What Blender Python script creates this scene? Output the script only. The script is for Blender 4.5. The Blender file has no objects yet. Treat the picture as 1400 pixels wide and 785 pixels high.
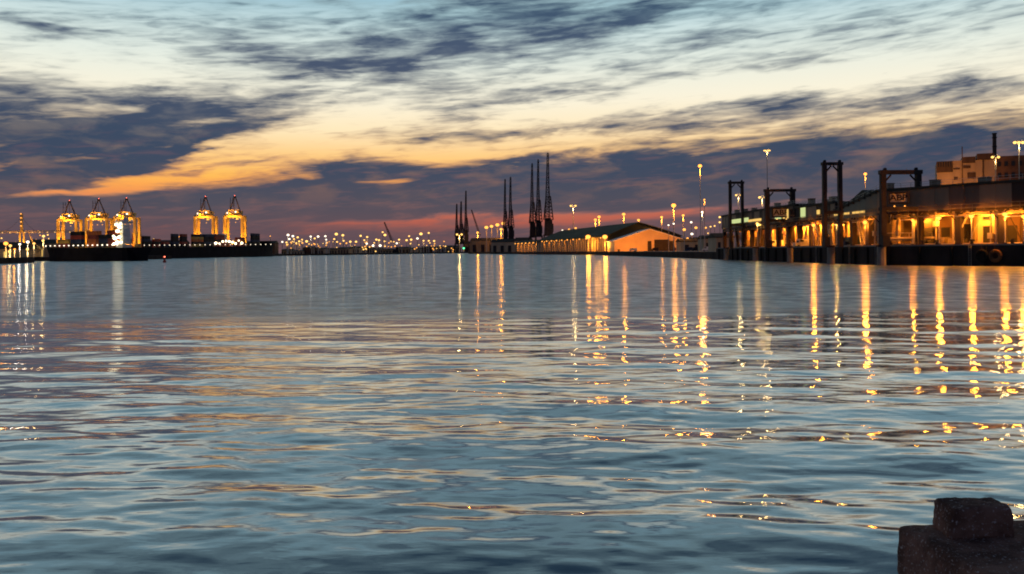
import bpy, bmesh, math, random
import numpy as np
from mathutils import Vector, Matrix

random.seed(7)
R = math.radians
scene = bpy.context.scene
COL = scene.collection

# ------------------------------------------------------------------ camera
CAMH = 4.0          # eye height over the water (m)
F = 1212.0          # focal length in photo pixels (1400 wide)
HX, HY = 700.0, 343.5   # where the optical axis meets the horizon
ROLL = math.atan(13.0/1400.0)
cam = bpy.data.cameras.new("camera")
cam.sensor_width = 36.0
cam.lens = 36.0*F/1400.0
cam.shift_y = -(392.5-HY)/1400.0
cam.clip_start = 0.1
cam.clip_end = 60000
camo = bpy.data.objects.new("camera", cam)
COL.objects.link(camo)
camo.matrix_world = Matrix.Translation((0, 0, CAMH)) @ Matrix.Rotation(R(90), 4, 'X') @ Matrix.Rotation(-ROLL, 4, 'Z')
scene.camera = camo

def at(px, py, D):
    """a place seen at photo pixel (px,py) that stands D metres out"""
    u, v = px-HX, HY-py
    uu = u*math.cos(ROLL)+v*math.sin(ROLL)
    vv = -u*math.sin(ROLL)+v*math.cos(ROLL)
    return Vector((uu/F*D, D, CAMH+vv/F*D))

# ------------------------------------------------------------------ render / exposure
scene.view_settings.view_transform = 'Standard'
scene.view_settings.look = 'None'
scene.view_settings.exposure = 0.0
scene.view_settings.gamma = 1.0
cy = scene.cycles
cy.use_denoising = True
cy.denoiser = 'OPENIMAGEDENOISE'
cy.max_bounces = 6
cy.diffuse_bounces = 2
cy.glossy_bounces = 3
cy.transmission_bounces = 2
cy.volume_bounces = 0
cy.sample_clamp_indirect = 5
cy.sample_clamp_direct = 0
cy.blur_glossy = 0.3
cy.use_light_tree = True
scene.render.filter_size = 1.7
try:
    cy.filter_width = 1.9
except Exception:
    pass

# ------------------------------------------------------------------ sky
def srgb(c):
    def f(x):
        x /= 255.0
        return x/12.92 if x <= 0.04045 else ((x+0.055)/1.055)**2.4
    return tuple(f(x) for x in c)

world = bpy.data.worlds.new("World")
scene.world = world
world.use_nodes = True
wt = world.node_tree
wt.nodes.clear()

class NT:
    def __init__(s, tree): s.t = tree
    def n(s, typ, **kw):
        nd = s.t.nodes.new(typ)
        for k, v in kw.items(): setattr(nd, k, v)
        return nd
    def put(s, sock, v):
        if isinstance(v, bpy.types.NodeSocket): s.t.links.new(v, sock)
        elif v is not None: sock.default_value = v
    def m(s, op, a, b=None, c=None, clamp=False):
        nd = s.n('ShaderNodeMath', operation=op); nd.use_clamp = clamp
        s.put(nd.inputs[0], a); s.put(nd.inputs[1], b)
        if c is not None: s.put(nd.inputs[2], c)
        return nd.outputs[0]
    def vec(s, x, y, z=0.0):
        nd = s.n('ShaderNodeCombineXYZ')
        s.put(nd.inputs[0], x); s.put(nd.inputs[1], y); s.put(nd.inputs[2], z)
        return nd.outputs[0]
    def noise(s, v, scale=1.0, detail=4.0, rough=0.5, dist=0.0, out=0, dims='3D'):
        nd = s.n('ShaderNodeTexNoise'); nd.noise_dimensions = dims
        s.put(nd.inputs['Vector'], v); nd.inputs['Scale'].default_value = scale
        nd.inputs['Detail'].default_value = detail; nd.inputs['Roughness'].default_value = rough
        nd.inputs['Distortion'].default_value = dist
        return nd.outputs[out]
    def ss(s, x, lo, hi, a=0.0, b=1.0):
        nd = s.n('ShaderNodeMapRange', interpolation_type='SMOOTHSTEP')
        s.put(nd.inputs[0], x); s.put(nd.inputs[1], lo); s.put(nd.inputs[2], hi)
        s.put(nd.inputs[3], a); s.put(nd.inputs[4], b)
        return nd.outputs[0]
    def mix(s, f, a, b, mode='MIX'):
        nd = s.n('ShaderNodeMix', data_type='RGBA', blend_type=mode)
        s.put(nd.inputs[0], f)
        for sock, v in ((nd.inputs[6], a), (nd.inputs[7], b)):
            if isinstance(v, tuple) and len(v) == 3: v = v+(1.0,)
            s.put(sock, v)
        return nd.outputs[2]
    def ramp(s, x, stops):
        nd = s.n('ShaderNodeValToRGB'); s.put(nd.inputs[0], x)
        cr = nd.color_ramp
        while len(cr.elements) > 1: cr.elements.remove(cr.elements[-1])
        cr.elements[0].position = stops[0][0]; cr.elements[0].color = stops[0][1]+(1,)
        for p, c in stops[1:]:
            e = cr.elements.new(p); e.color = c+(1,)
        return nd.outputs[0]

w = NT(wt)
tc = w.n('ShaderNodeTexCoord').outputs['Generated']
sep = w.n('ShaderNodeSeparateXYZ'); wt.links.new(tc, sep.inputs[0])
DX, DY, DZ = sep.outputs
az = w.m('MULTIPLY', w.m('ARCTAN2', DX, DY), 180/math.pi)          # degrees right of the view axis
el = w.m('MULTIPLY', w.m('ARCSINE', DZ), 180/math.pi)              # degrees over the horizon
ela = w.m('ABSOLUTE', el)
# wind-drawn streak coordinates: long along the horizon and climbing a little to the right
sx = w.m('ADD', w.m('MULTIPLY', az, 0.17), w.m('MULTIPLY', ela, 0.10))
sy = w.m('SUBTRACT', w.m('MULTIPLY', ela, 0.78), w.m('MULTIPLY', az, 0.055))
P0 = w.vec(sx, sy, 3.1)
wn = w.noise(P0, 0.55, 5, 0.6, 0.4, out=1)
wsep = w.n('ShaderNodeSeparateColor'); wt.links.new(wn, wsep.inputs[0])
wx = w.m('MULTIPLY', w.m('SUBTRACT', wsep.outputs[0], 0.5), 9.0)
wy = w.m('MULTIPLY', w.m('SUBTRACT', wsep.outputs[1], 0.5), 4.2)
wa = w.m('ADD', az, wx); we = w.m('ADD', ela, wy)

def sky_ang(px, py):
    p = at(px, py, 1.0); x, y, z = p.x, 1.0, p.z-CAMH
    return math.degrees(math.atan2(x, y)), math.degrees(math.asin(z/math.sqrt(x*x+1+z*z)))
DEG = math.degrees(1/F)

def blob(A, E, px, py, rx, ry, tilt=0.0):
    """soft ellipse of cloud: centre and radii given in photo pixels, tilt in degrees up to the right"""
    a0, e0 = sky_ang(px, py); rx *= DEG; ry *= DEG
    c, s_ = math.cos(R(tilt)), math.sin(R(tilt))
    da = w.m('SUBTRACT', A, a0); de = w.m('SUBTRACT', E, e0)
    u = w.m('ADD', w.m('MULTIPLY', da, c/rx), w.m('MULTIPLY', de, s_/rx))
    v = w.m('SUBTRACT', w.m('MULTIPLY', de, c/ry), w.m('MULTIPLY', da, s_/ry))
    q = w.m('ADD', w.m('MULTIPLY', u, u), w.m('MULTIPLY', v, v))
    return w.m('EXPONENT', w.m('MULTIPLY', q, -0.7))

CLOUDS = [ # px, py, rx, ry, tilt, weight
 (30,165,140,45,-6,1.2),(130,205,150,42,4,1.1),(20,235,130,30,0,.9),(255,158,105,18,6,1.0),(190,185,90,24,8,.7),
 (50,37,85,6,-2,.8),(150,38,40,5,0,.4),(0,105,30,7,0,.5),(285,112,45,14,14,.35),
 (380,68,110,12,-8,.6),(500,82,95,19,5,1.2),(430,95,70,12,-3,.6),(600,55,60,14,22,.6),
 (700,26,120,22,3,1.3),(850,20,90,10,10,.8),(960,4,80,8,12,.6),
 (600,117,90,8,2,.55),(770,128,100,6,2,.5),(930,146,100,8,3,.75),(880,90,110,14,0,.3),(1000,75,80,10,0,.25),
 (640,190,70,5,4,.8),(720,186,40,4,8,.6),(820,180,30,12,-18,.55),(890,163,60,6,0,.25),(780,200,40,4,0,.4),
 (430,226,90,14,2,.9),(620,250,300,23,2,1.25),(900,248,260,26,2,1.2),(760,250,500,30,1,.8),
 (360,205,40,10,30,.5),(1060,186,120,10,6,.8),(1010,160,80,7,8,.5),
 (1250,228,210,32,3,1.4),(1400,214,140,28,5,.9),(560,150,90,5,3,.55),(450,132,60,5,8,.5),(700,160,80,4,0,.6),(830,176,70,4,3,.5),(1000,100,150,9,6,.5),(700,135,130,5,2,.55),(480,182,110,5,10,.6),(320,178,70,6,20,.9),(260,205,70,6,14,1.0),(1110,152,150,6,4,.7),(420,105,110,6,6,.4),(200,210,90,8,12,.8),(1120,235,160,30,4,1.1),(1330,250,180,40,0,1.2),
 (1180,134,190,6,2,.5),(1350,128,110,7,4,.5),(1330,72,110,20,12,.4),(1150,52,70,9,16,.3),(1000,140,120,6,2,.4),
 (150,297,400,26,0,1.3),(620,281,420,13,2,.8),(1250,300,240,22,0,1.0),(700,325,700,11,0,1.0),
 (140,232,34,7,4,1.5),(235,240,30,5,4,1.5),(205,254,60,4,2,1.3),(320,226,40,4,12,1.0),
 (1000,225,110,10,5,.6),
]
GAPS = [
 (275,238,110,17,8,2.2),(200,250,80,8,4,1.3),(105,263,75,4,3,1.9),(400,243,50,4,4,.7),(540,249,42,4,3,1.7),(470,300,130,5,2,.55),
 (340,200,130,20,14,1.0),(640,206,280,12,1,.9),(620,160,260,18,2,.45),(1150,100,240,18,4,.9),(1280,150,140,12,3,.8),(150,95,220,20,0,.9),(950,120,150,14,2,.5),(950,212,90,6,5,.8),(1010,200,80,6,7,.9),
 (1190,240,60,4,2,1.5),(1110,216,90,4,5,.7),(95,216,110,7,9,1.1),(210,176,90,6,12,.7),(60,160,90,6,4,.45),(250,140,90,9,8,.5),
 (760,299,300,5.5,2.2,1.15),(1010,281,190,5,4,1.4),(560,300,110,4.5,2,1.3),(1290,262,60,4,0,.6),(1395,195,30,5,0,.8),
 (30,262,30,3,0,.6),(990,120,120,8,0,.3),
]
dens = None
for (a, b, c, d, t, k) in CLOUDS:
    v = w.m('MULTIPLY', blob(wa, we, a, b, c*1.1, d*1.15, t), k*.88)
    dens = v if dens is None else w.m('ADD', dens, v)
ga = w.m('ADD', az, w.m('MULTIPLY', wx, 0.35)); ge = w.m('ADD', ela, w.m('MULTIPLY', wy, 0.35))
for (a, b, c, d, t, k) in GAPS:
    dens = w.m('SUBTRACT', dens, w.m('MULTIPLY', blob(ga, ge, a, b, c, d, t), k))
# fine wisps all over the sky
n1 = w.noise(w.vec(sx, w.m('MULTIPLY', sy, 1.15), 0.0), 1.0, 8, 0.56, 0.5)
n2 = w.noise(w.vec(sx, w.m('MULTIPLY', sy, 1.7), 7.0), 2.2, 7, 0.55, 0.6)
n0 = w.noise(w.vec(w.m('MULTIPLY', sx, .8), w.m('MULTIPLY', sy, .55), 11.0), 1.0, 3, 0.5, 0.8)
wis = w.m('ADD', w.m('ADD', w.m('MULTIPLY', w.m('SUBTRACT', n1, 0.5), 2.7), w.m('MULTIPLY', w.m('SUBTRACT', n2, 0.5), 2.2)), w.m('MULTIPLY', w.m('SUBTRACT', n0, 0.5), 1.2))
# beyond the frame the cloud cover simply goes on, about as broken as inside it
away = w.ss(w.m('ABSOLUTE', az), 34, 50)
up = w.ss(ela, 16, 24)
out_amt = w.m('MAXIMUM', away, up)
n3 = w.noise(w.vec(w.m('MULTIPLY', DX, 1.4), w.m('MULTIPLY', DY, 1.4), w.m('MULTIPLY', DZ, 3.4)), 2.2, 5, 0.55, 0.3)
bg = w.m('MULTIPLY', out_amt, w.m('SUBTRACT', w.m('MULTIPLY', n3, 2.6), 1.0))
dens = w.m('ADD', w.m('ADD', dens, bg), wis)
cover = w.ss(dens, -0.05, 1.45)
thin = w.ss(dens, -0.55, 0.6)     # veil of thin cirrus

e01 = w.m('DIVIDE', ela, 90.0)
def E(py): return (HY-py)/F*57.2958/90.0
gap_col = w.ramp(e01, [(0.0, srgb((100,84,88))), (E(322), srgb((106,82,86))), (E(312), srgb((122,82,86))), (E(303), srgb((190,94,78))), (E(295), srgb((180,98,84))),
    (E(280), srgb((206,116,96))), (E(258), srgb((250,158,78))), (E(240), srgb((255,190,88))), (E(212), srgb((255,206,134))), (E(180), srgb((255,232,188))), (E(140), srgb((250,242,218))),
    (E(95), srgb((232,238,226))), (E(50), srgb((204,224,224))), (E(5), srgb((146,188,204))), (0.24, srgb((146,178,186))), (0.36, srgb((62,88,108))), (0.7, srgb((36,58,88)))])
veil_col = w.ramp(e01, [(0.0, srgb((96,80,84))), (E(311), srgb((140,86,84))), (E(285), srgb((128,94,98))), (E(245), srgb((238,160,88))), (E(200), srgb((222,184,134))),
    (E(150), srgb((216,208,188))), (E(90), srgb((196,206,200))), (E(30), srgb((150,180,188))), (E(-20), srgb((146,176,184))), (0.36, srgb((56,82,102))), (0.7, srgb((34,54,80)))])
cloud_col = w.ramp(e01, [(0.0, srgb((84,74,82))), (E(311), srgb((88,76,88))), (E(280), srgb((68,72,90))), (E(240), srgb((50,66,92))), (E(190), srgb((46,66,94))),
    (E(130), srgb((66,78,102))), (E(70), srgb((66,82,108))), (E(20), srgb((56,80,106))), (0.25, srgb((46,68,94))), (0.7, srgb((30,46,70)))])
# the band low down reddens only towards the afterglow
c1 = w.mix(thin, gap_col, veil_col)
shade = w.noise(w.vec(w.m('MULTIPLY', sx, 1.3), w.m('MULTIPLY', sy, 1.0), 21.0), 1.3, 6, 0.55, 0.3)
cloud_lit = w.mix(0.45, cloud_col, veil_col)
cloud_v = w.mix(w.m('MULTIPLY', w.ss(shade, .45, .72), .34), cloud_col, cloud_lit)
c2 = w.mix(cover, c1, cloud_v)
# lit brush of pinkish light in the undersides
pink = w.m('MULTIPLY', w.m('MULTIPLY', w.ss(n2, 0.5, 0.72), w.ss(ela, 9, 5)), 0.12)
c3 = w.mix(pink, c2, srgb((196,120,100)))
# dusk: afterglow in front, darker blue to the sides and behind
glow = w.ss(w.m('ABSOLUTE', w.m('ADD', az, 4.0)), 34, 105, 1.0, 0.0)
east = w.ramp(e01, [(0.0, srgb((84,82,98))), (0.15, srgb((86,94,116))), (0.4, srgb((60,80,108))), (0.8, srgb((34,54,84)))])
east = w.mix(w.m('MULTIPLY', w.ss(n3, 0.40, 0.62), 0.35), east, srgb((48,56,76)))
c4 = w.mix(glow, east, c3)
# clear-air colour from a physical sky with the sun just under the horizon
nish = w.n('ShaderNodeTexSky', sky_type='NISHITA')
nish.sun_disc = False
nish.sun_elevation = R(-2.0)
nish.sun_rotation = R(-8.0)
bg1 = w.n('ShaderNodeBackground'); w.put(bg1.inputs[0], c4); bg1.inputs[1].default_value = 1.0
bg2 = w.n('ShaderNodeBackground'); w.put(bg2.inputs[0], nish.outputs[0]); bg2.inputs[1].default_value = 0.03
ad = w.n('ShaderNodeAddShader'); wt.links.new(bg1.outputs[0], ad.inputs[0]); wt.links.new(bg2.outputs[0], ad.inputs[1])
wo = w.n('ShaderNodeOutputWorld'); wt.links.new(ad.outputs[0], wo.inputs[0])
world.cycles.sampling_method = 'MANUAL'
world.cycles.sample_map_resolution = 512

# ------------------------------------------------------------------ materials
def material(name, color, rough=0.7, metal=0.0, var=0.25, scale=1.0, bump=0.0, color2=None, streak=None):
    m = bpy.data.materials.new(name); m.use_nodes = True
    t = NT(m.node_tree); b = m.node_tree.nodes['Principled BSDF']
    co = t.n('ShaderNodeTexCoord').outputs['Object']
    if streak:
        mp = t.n('ShaderNodeMapping'); t.put(mp.inputs[0], co); mp.inputs['Scale'].default_value = streak; co = mp.outputs[0]
    n = t.noise(co, scale, 6, 0.6, 0.2)
    c2 = color2 or tuple(c*(1-var) for c in color)
    c1 = color if color2 else tuple(c*(1+var*0.5) for c in color)
    t.put(b.inputs['Base Color'], t.mix(t.ss(n, 0.3, 0.7), c2, c1))
    b.inputs['Specular IOR Level'].default_value = .12 if max(color) < .12 and rough > .4 else .3
    b.inputs['Roughness'].default_value = rough; b.inputs['Metallic'].default_value = metal
    if bump:
        bp = t.n('ShaderNodeBump'); bp.inputs['Strength'].default_value = bump; bp.inputs['Distance'].default_value = 0.02
        t.put(bp.inputs['Height'], t.noise(co, scale*4, 6, 0.65)); t.put(b.inputs['Normal'], bp.outputs[0])
    return m

def emitter(name, color, strength):
    m = bpy.data.materials.new(name); m.use_nodes = True
    nt = m.node_tree; nt.nodes.clear()
    e = nt.nodes.new('ShaderNodeEmission'); e.inputs[0].default_value = color+(1,); e.inputs[1].default_value = strength
    o = nt.nodes.new('ShaderNodeOutputMaterial'); nt.links.new(e.outputs[0], o.inputs[0])
    return m

M = dict(
 dark_steel=material('dark_steel', (.035,.032,.038), .6, .3, .3, .5),
 brown_steel=material('brown_steel', (.06,.045,.04), .6, .2, .4, .5),
 crane_yellow=material('crane_paint', (.62,.45,.14), .5, 0, .25, .2),
 pole=material('galvanised_pole', (.5,.47,.42), .5, .3, .2, .5),
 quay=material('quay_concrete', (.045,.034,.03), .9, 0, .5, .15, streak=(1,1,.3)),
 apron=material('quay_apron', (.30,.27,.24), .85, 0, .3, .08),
 concrete=material('pale_concrete', (.33,.27,.21), .85, 0, .25, .12, streak=(1,1,.35)),
 wall_cream=material('cream_wall', (.46,.38,.26), .8, 0, .2, .2, streak=(1,1,.3)),
 wall_tan=material('tan_wall', (.36,.27,.16), .8, 0, .3, .25, streak=(1,1,.3)),
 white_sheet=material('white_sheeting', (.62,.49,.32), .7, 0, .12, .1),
 panel_brown=material('brown_cladding', (.21,.13,.09), .6, .1, .35, .4, streak=(1,1,.15)),
 panel_dark=material('dark_cladding', (.07,.05,.042), .6, .1, .35, .4, streak=(1,1,.15)),
 panel_tan=material('tan_cladding', (.33,.225,.145), .6, .1, .3, .4, streak=(1,1,.15)),
 panel_grey=material('grey_green_cladding', (.16,.17,.14), .55, .1, .25, .3, streak=(1,1,.3)),
 roof=material('dark_roof', (.07,.066,.05), .75, 0, .3, .1),
 roof_green=material('green_roof', (.075,.08,.045), .75, 0, .35, .06, streak=(.2,1,1)),
 hull=material('black_hull', (.010,.010,.014), .85, 0, .4, .1),
 barge=material('rusty_hull', (.07,.05,.035), .7, 0, .5, .15),
 white_paint=material('white_paint', (.72,.72,.70), .5, 0, .1, .3),
 red_paint=material('red_paint', (.5,.06,.03), .5, 0, .25, .3),
 c_black=material('black_container', (.02,.02,.025), .6, 0, .3, .3),
 c_red=material('red_container', (.30,.045,.025), .6, 0, .3, .3),
 c_orange=material('orange_container', (.62,.16,.03), .6, 0, .2, .3),
 c_blue=material('blue_container', (.03,.05,.10), .6, 0, .3, .3),
 c_yellow=material('yellow_container', (.65,.42,.08), .6, 0, .2, .3),
 rubber=material('rubber', (.018,.017,.016), .85, 0, .3, 2),
 rust=material('rusty_steel', (.22,.09,.03), .85, 0, .5, 1.0, color2=(.05,.03,.02)),
 pile=material('weathered_pile', (.30,.26,.22), .85, 0, .4, .6, streak=(1,1,.3)),
 glass=material('dark_glass', (.02,.025,.03), .15, 0, .1, 1),
 brick=material('brown_brick', (.13,.075,.045), .85, 0, .3, .3),
 e_sodium=emitter('sodium_lamp', (1.0,.34,.05), 3.2),
 e_sodium_far=emitter('sodium_lamp_far', (1.0,.40,.07), 2.3),
 e_warm=emitter('warm_lamp', (1.0,.54,.13), 2.5),
 e_white=emitter('white_lamp', (1.0,.84,.62), 2.8),
 e_white_hot=emitter('white_floodlight', (1.0,.84,.5), 6),
 e_win=emitter('lit_window', (1.0,.62,.16), .95),
 e_wing=emitter('lit_window_green', (.75,.85,.35), .8),
 e_green=emitter('green_lamp', (.1,1.0,.35), 4),
 e_red=emitter('red_lamp', (1.0,.15,.08), 6),
)

# ------------------------------------------------------------------ mesh helpers
class MB:
    def __init__(s): s.v = []; s.f = []
    def add(s, vs, fs):
        o = len(s.v); s.v += [tuple(v) for v in vs]; s.f += [tuple(i+o for i in f) for f in fs]; return s
    def box(s, c, d, rz=0.0, tx=1.0, ty=1.0):
        """box centred at c, size d, turned rz; tx,ty taper its top"""
        x, y, z = d[0]/2, d[1]/2, d[2]/2; cr, sr = math.cos(rz), math.sin(rz); vs = []
        for k, (fx, fy) in ((-z, (1, 1)), (z, (tx, ty))):
            for (a, b) in ((-x, -y), (x, -y), (x, y), (-x, y)):
                a *= fx; b *= fy
                vs.append((c[0]+a*cr-b*sr, c[1]+a*sr+b*cr, c[2]+k))
        return s.add(vs, [(3,2,1,0), (4,5,6,7), (0,1,5,4), (1,2,6,5), (2,3,7,6), (3,0,4,7)])
    def bar(s, p, q, r, r2=None, n=6):
        p = Vector(p); q = Vector(q); r2 = r if r2 is None else r2
        d = (q-p).normalized(); a = d.orthogonal().normalized(); b = d.cross(a); vs = []
        for c, rr in ((p, r), (q, r2)):
            for i in range(n):
                t = 2*math.pi*i/n+math.pi/n
                vs.append(c+a*math.cos(t)*rr+b*math.sin(t)*rr)
        fs = [(i, (i+1) % n, n+(i+1) % n, n+i) for i in range(n)]+[tuple(range(n-1, -1, -1)), tuple(range(n, 2*n))]
        return s.add(vs, fs)
    def ball(s, c, r, sz=1.0, n=8, m=6):
        vs = [(c[0], c[1], c[2]-r*sz)]
        for j in range(1, m):
            ph = -math.pi/2+math.pi*j/m
            for i in range(n):
                t = 2*math.pi*i/n
                vs.append((c[0]+r*math.cos(ph)*math.cos(t), c[1]+r*math.cos(ph)*math.sin(t), c[2]+r*sz*math.sin(ph)))
        vs.append((c[0], c[1], c[2]+r*sz)); top = len(vs)-1; fs = []
        for i in range(n):
            fs.append((0, 1+(i+1) % n, 1+i)); fs.append((top, 1+(m-2)*n+i, 1+(m-2)*n+(i+1) % n))
            for j in range(m-2):
                a = 1+j*n; fs.append((a+i, a+(i+1) % n, a+n+(i+1) % n, a+n+i))
        return s.add(vs, fs)
    def prism(s, poly, z0, z1):
        n = len(poly)
        vs = [(p[0], p[1], z0) for p in poly]+[(p[0], p[1], z1) for p in poly]
        return s.add(vs, [(i, (i+1) % n, n+(i+1) % n, n+i) for i in range(n)]+[tuple(range(n-1, -1, -1)), tuple(range(n, 2*n))])
    def profile(s, prof, x0, x1, T=None):
        """extrude a (y,z) outline from x0 to x1"""
        n = len(prof)
        vs = [(x0, y, z) for y, z in prof]+[(x1, y, z) for y, z in prof]
        if T: vs = [T(v) for v in vs]
        return s.add(vs, [(i, (i+1) % n, n+(i+1) % n, n+i) for i in range(n)]+[tuple(range(n-1, -1, -1)), tuple(range(n, 2*n))])
    def torus(s, c, R0, r, axis='y', n=12, m=6):
        vs = []; fs = []
        for i in range(n):
            t = 2*math.pi*i/n
            for j in range(m):
                p = 2*math.pi*j/m; a = (R0+r*math.cos(p))*math.cos(t); b = (R0+r*math.cos(p))*math.sin(t); h = r*math.sin(p)
                vs.append((c[0]+a, c[1]+h, c[2]+b) if axis == 'y' else (c[0]+h, c[1]+a, c[2]+b))
                fs.append((i*m+j, ((i+1) % n)*m+j, ((i+1) % n)*m+(j+1) % m, i*m+(j+1) % m))
        return s.add(vs, fs)
    def mesh(s, name, mat):
        me = bpy.data.meshes.new(name); me.from_pydata(s.v, [], s.f); me.materials.append(mat)
        bm = bmesh.new(); bm.from_mesh(me); bmesh.ops.recalc_face_normals(bm, faces=bm.faces); bm.to_mesh(me); bm.free()
        return me
    def build(s, name, mat, parent=None, loc=None):
        return link(name, s.mesh(name, mat), parent, loc)

def link(name, me, parent=None, loc=None, scale=None, rz=0.0):
    o = bpy.data.objects.new(name, me); COL.objects.link(o)
    if parent: o.parent = parent
    if loc is not None: o.location = loc
    if scale is not None: o.scale = scale
    if rz: o.rotation_euler = (0, 0, rz)
    return o
def tag(o, label, cat, group=None):
    o['label'] = label; o['category'] = cat
    if group: o['group'] = group
    return o
def thing(name, label, cat, loc=(0, 0, 0), rz=0.0, group=None):
    o = bpy.data.objects.new(name, None); COL.objects.link(o); o.empty_display_size = 1
    o.location = loc; o.rotation_euler = (0, 0, rz)
    return tag(o, label, cat, group)
def struct(o): o['kind'] = 'structure'; return o
def stuff(o): o['kind'] = 'stuff'; return o
KIDS = {}
def copy_tree(o, parent=None, depth=0):
    c = o.copy(); COL.objects.link(c)
    if parent: c.parent = parent
    for ch in list(o.children):
        k = copy_tree(ch, c, depth+1)
    return c

LIGHTN = {}
def bulb(parent, loc, power, color=(1,.32,.022), r=.4):
    """the lamp's own light"""
    key = (round(power), color, r)
    if key not in LIGHTN:
        ld = bpy.data.lights.new('bulb', 'POINT'); ld.energy = power; ld.color = color; ld.shadow_soft_size = r; LIGHTN[key] = ld
    o = bpy.data.objects.new('bulb', LIGHTN[key]); COL.objects.link(o); o.parent = parent; o.location = loc
    return o

SPOTN = {}
def fill_spot(parent, loc, power, direction, color=(1,.36,.03), size=120, r=.5):
    """an added spot without its own fixture that throws its light one way"""
    key = (round(power), color, size, r)
    if key not in SPOTN:
        ld = bpy.data.lights.new('fill_bulb', 'SPOT'); ld.energy = power; ld.color = color; ld.spot_size = R(size); ld.spot_blend = .7; ld.shadow_soft_size = r; SPOTN[key] = ld
    o = bpy.data.objects.new('fill_bulb', SPOTN[key]); COL.objects.link(o); o.parent = parent; o.location = loc
    o.rotation_euler = Vector(direction).to_track_quat('-Z', 'Y').to_euler()
    return o
# ------------------------------------------------------------------ water
def build_water():
    K = CAMH*F*1024/1400.0                      # screen rows per 1/m
    rs = [1.0, 3.0, 5.0, 7.0, 8.5]
    yy = K/9.5
    while yy > 3.0:
        rs.append(K/yy); yy -= 0.42 if yy > 45 else 0.5
    rs += [1500, 2000, 3000, 5000, 8000, 14000, 25000, 40000]
    rs = np.array(rs)
    ang = np.radians(np.concatenate([np.linspace(-180, -40, 60, endpoint=False), np.linspace(-40, -33, 24, endpoint=False), np.linspace(-33, 33, 780, endpoint=False),
                                     np.linspace(33, 40, 24, endpoint=False), np.linspace(40, 180, 60, endpoint=False)]))
    na, nr = len(ang), len(rs)
    rr, aa = np.meshgrid(rs, ang, indexing='ij')
    X = rr*np.sin(aa); Y = rr*np.cos(aa); Z = np.zeros_like(X)
    rng = np.random.RandomState(5)
    for i in range(80):
        lam = 0.42*(7.0/0.42)**(rng.rand()**1.1)
        th = rng.normal(0.12, 0.36)             # travel direction from the view axis
        k = 2*np.pi/lam
        s = 0.0072*min(1.0, (lam/1.0)**0.35)      # slope carried by this train
        amp = s/k
        ph = rng.rand()*6.283
        arg = k*(X*np.sin(th)+Y*np.cos(th))+ph
        # trains come in groups so crests have ends
        env = 0.45+0.75*np.sin(k*0.16*(X*np.cos(th)-Y*np.sin(th)*0.6)+ph*3.1)*np.sin(k*0.11*(X*0.4+Y)+ph*1.7)
        fade = np.clip((150*lam/1.2-rr)/(70*lam/1.2), 0, 1)
        Z += amp*np.sin(arg)*env*1.35*fade
    for i in range(46):                          # short wind chop riding on the longer trains
        lam = rng.uniform(.30, .95); th = rng.normal(.15, .45); k = 2*np.pi/lam; ph = rng.rand()*6.283
        env = .5+.5*np.sin(k*.13*(X*np.cos(th)-Y*.5)+ph*2.3)*np.sin(k*.09*(X*.5+Y)+ph*4.1)
        Z += .0070/k*np.sin(k*(X*np.sin(th)+Y*np.cos(th))+ph)*env*np.clip((60*lam-rr)/(30*lam), 0, 1)
    Z *= np.clip((rr-4)/4, 0, 1)*np.interp(rr, [11, 17, 26, 45], [1.35, 1.25, 1.05, .85])
    V = np.stack([X, Y, Z], -1).reshape(-1, 3)
    i, j = np.meshgrid(np.arange(nr-1), np.arange(na), indexing='ij')
    j2 = (j+1) % na
    Q = np.stack([i*na+j, (i+1)*na+j, (i+1)*na+j2, i*na+j2], -1).reshape(-1, 4)[:, ::-1]
    me = bpy.data.meshes.new('water')
    V = np.vstack([V, [[0, 0, 0]]]); c = len(V)-1
    tri = np.stack([np.full(na, c), (np.arange(na)+1) % na, np.arange(na)], -1)[:, ::-1]
    nq = len(Q); nt = len(tri)
    me.vertices.add(len(V)); me.vertices.foreach_set('co', V.ravel().astype(np.float32))
    me.loops.add(nq*4+nt*3); me.loops.foreach_set('vertex_index', np.concatenate([Q.ravel(), tri.ravel()]).astype(np.int32))
    me.polygons.add(nq+nt)
    me.polygons.foreach_set('loop_start', np.concatenate([np.arange(nq)*4, nq*4+np.arange(nt)*3]).astype(np.int32))
    me.polygons.foreach_set('loop_total', np.concatenate([np.full(nq, 4), np.full(nt, 3)]).astype(np.int32))
    me.update(calc_edges=True)
    me.polygons.foreach_set('use_smooth', np.ones(nq+nt, dtype=bool))
    m = bpy.data.materials.new('harbour_water'); m.use_nodes = True
    nt_ = m.node_tree; nt_.nodes.clear(); t = NT(nt_)
    pos = t.n('ShaderNodeNewGeometry').outputs['Position']
    sp = t.n('ShaderNodeSeparateXYZ'); t.put(sp.inputs[0], pos)
    # wind-ruffled water out in the basin, smooth water near the pier; ragged boundary
    dist = t.m('SQRT', t.m('ADD', t.m('MULTIPLY', sp.outputs[0], sp.outputs[0]), t.m('MULTIPLY', sp.outputs[1], sp.outputs[1])))
    mp = t.n('ShaderNodeMapping'); t.put(mp.inputs[0], pos); mp.inputs['Scale'].default_value = (.02, .07, 1)
    pn = t.noise(mp.outputs[0], 1.0, 4, 0.55, 0.3)
    ld = t.m('ADD', sp.outputs[1], t.m('MULTIPLY', t.m('SUBTRACT', pn, 0.5), 34.0))
    ruf = t.ss(ld, 44, 66)
    # ripples
    mp1 = t.n('ShaderNodeMapping'); t.put(mp1.inputs[0], pos); mp1.inputs['Scale'].default_value = (.55, 1.0, 1); mp1.inputs['Rotation'].default_value = (0, 0, .12)
    r1 = t.noise(mp1.outputs[0], 1.3, 3, 0.45, 0.4)
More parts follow.
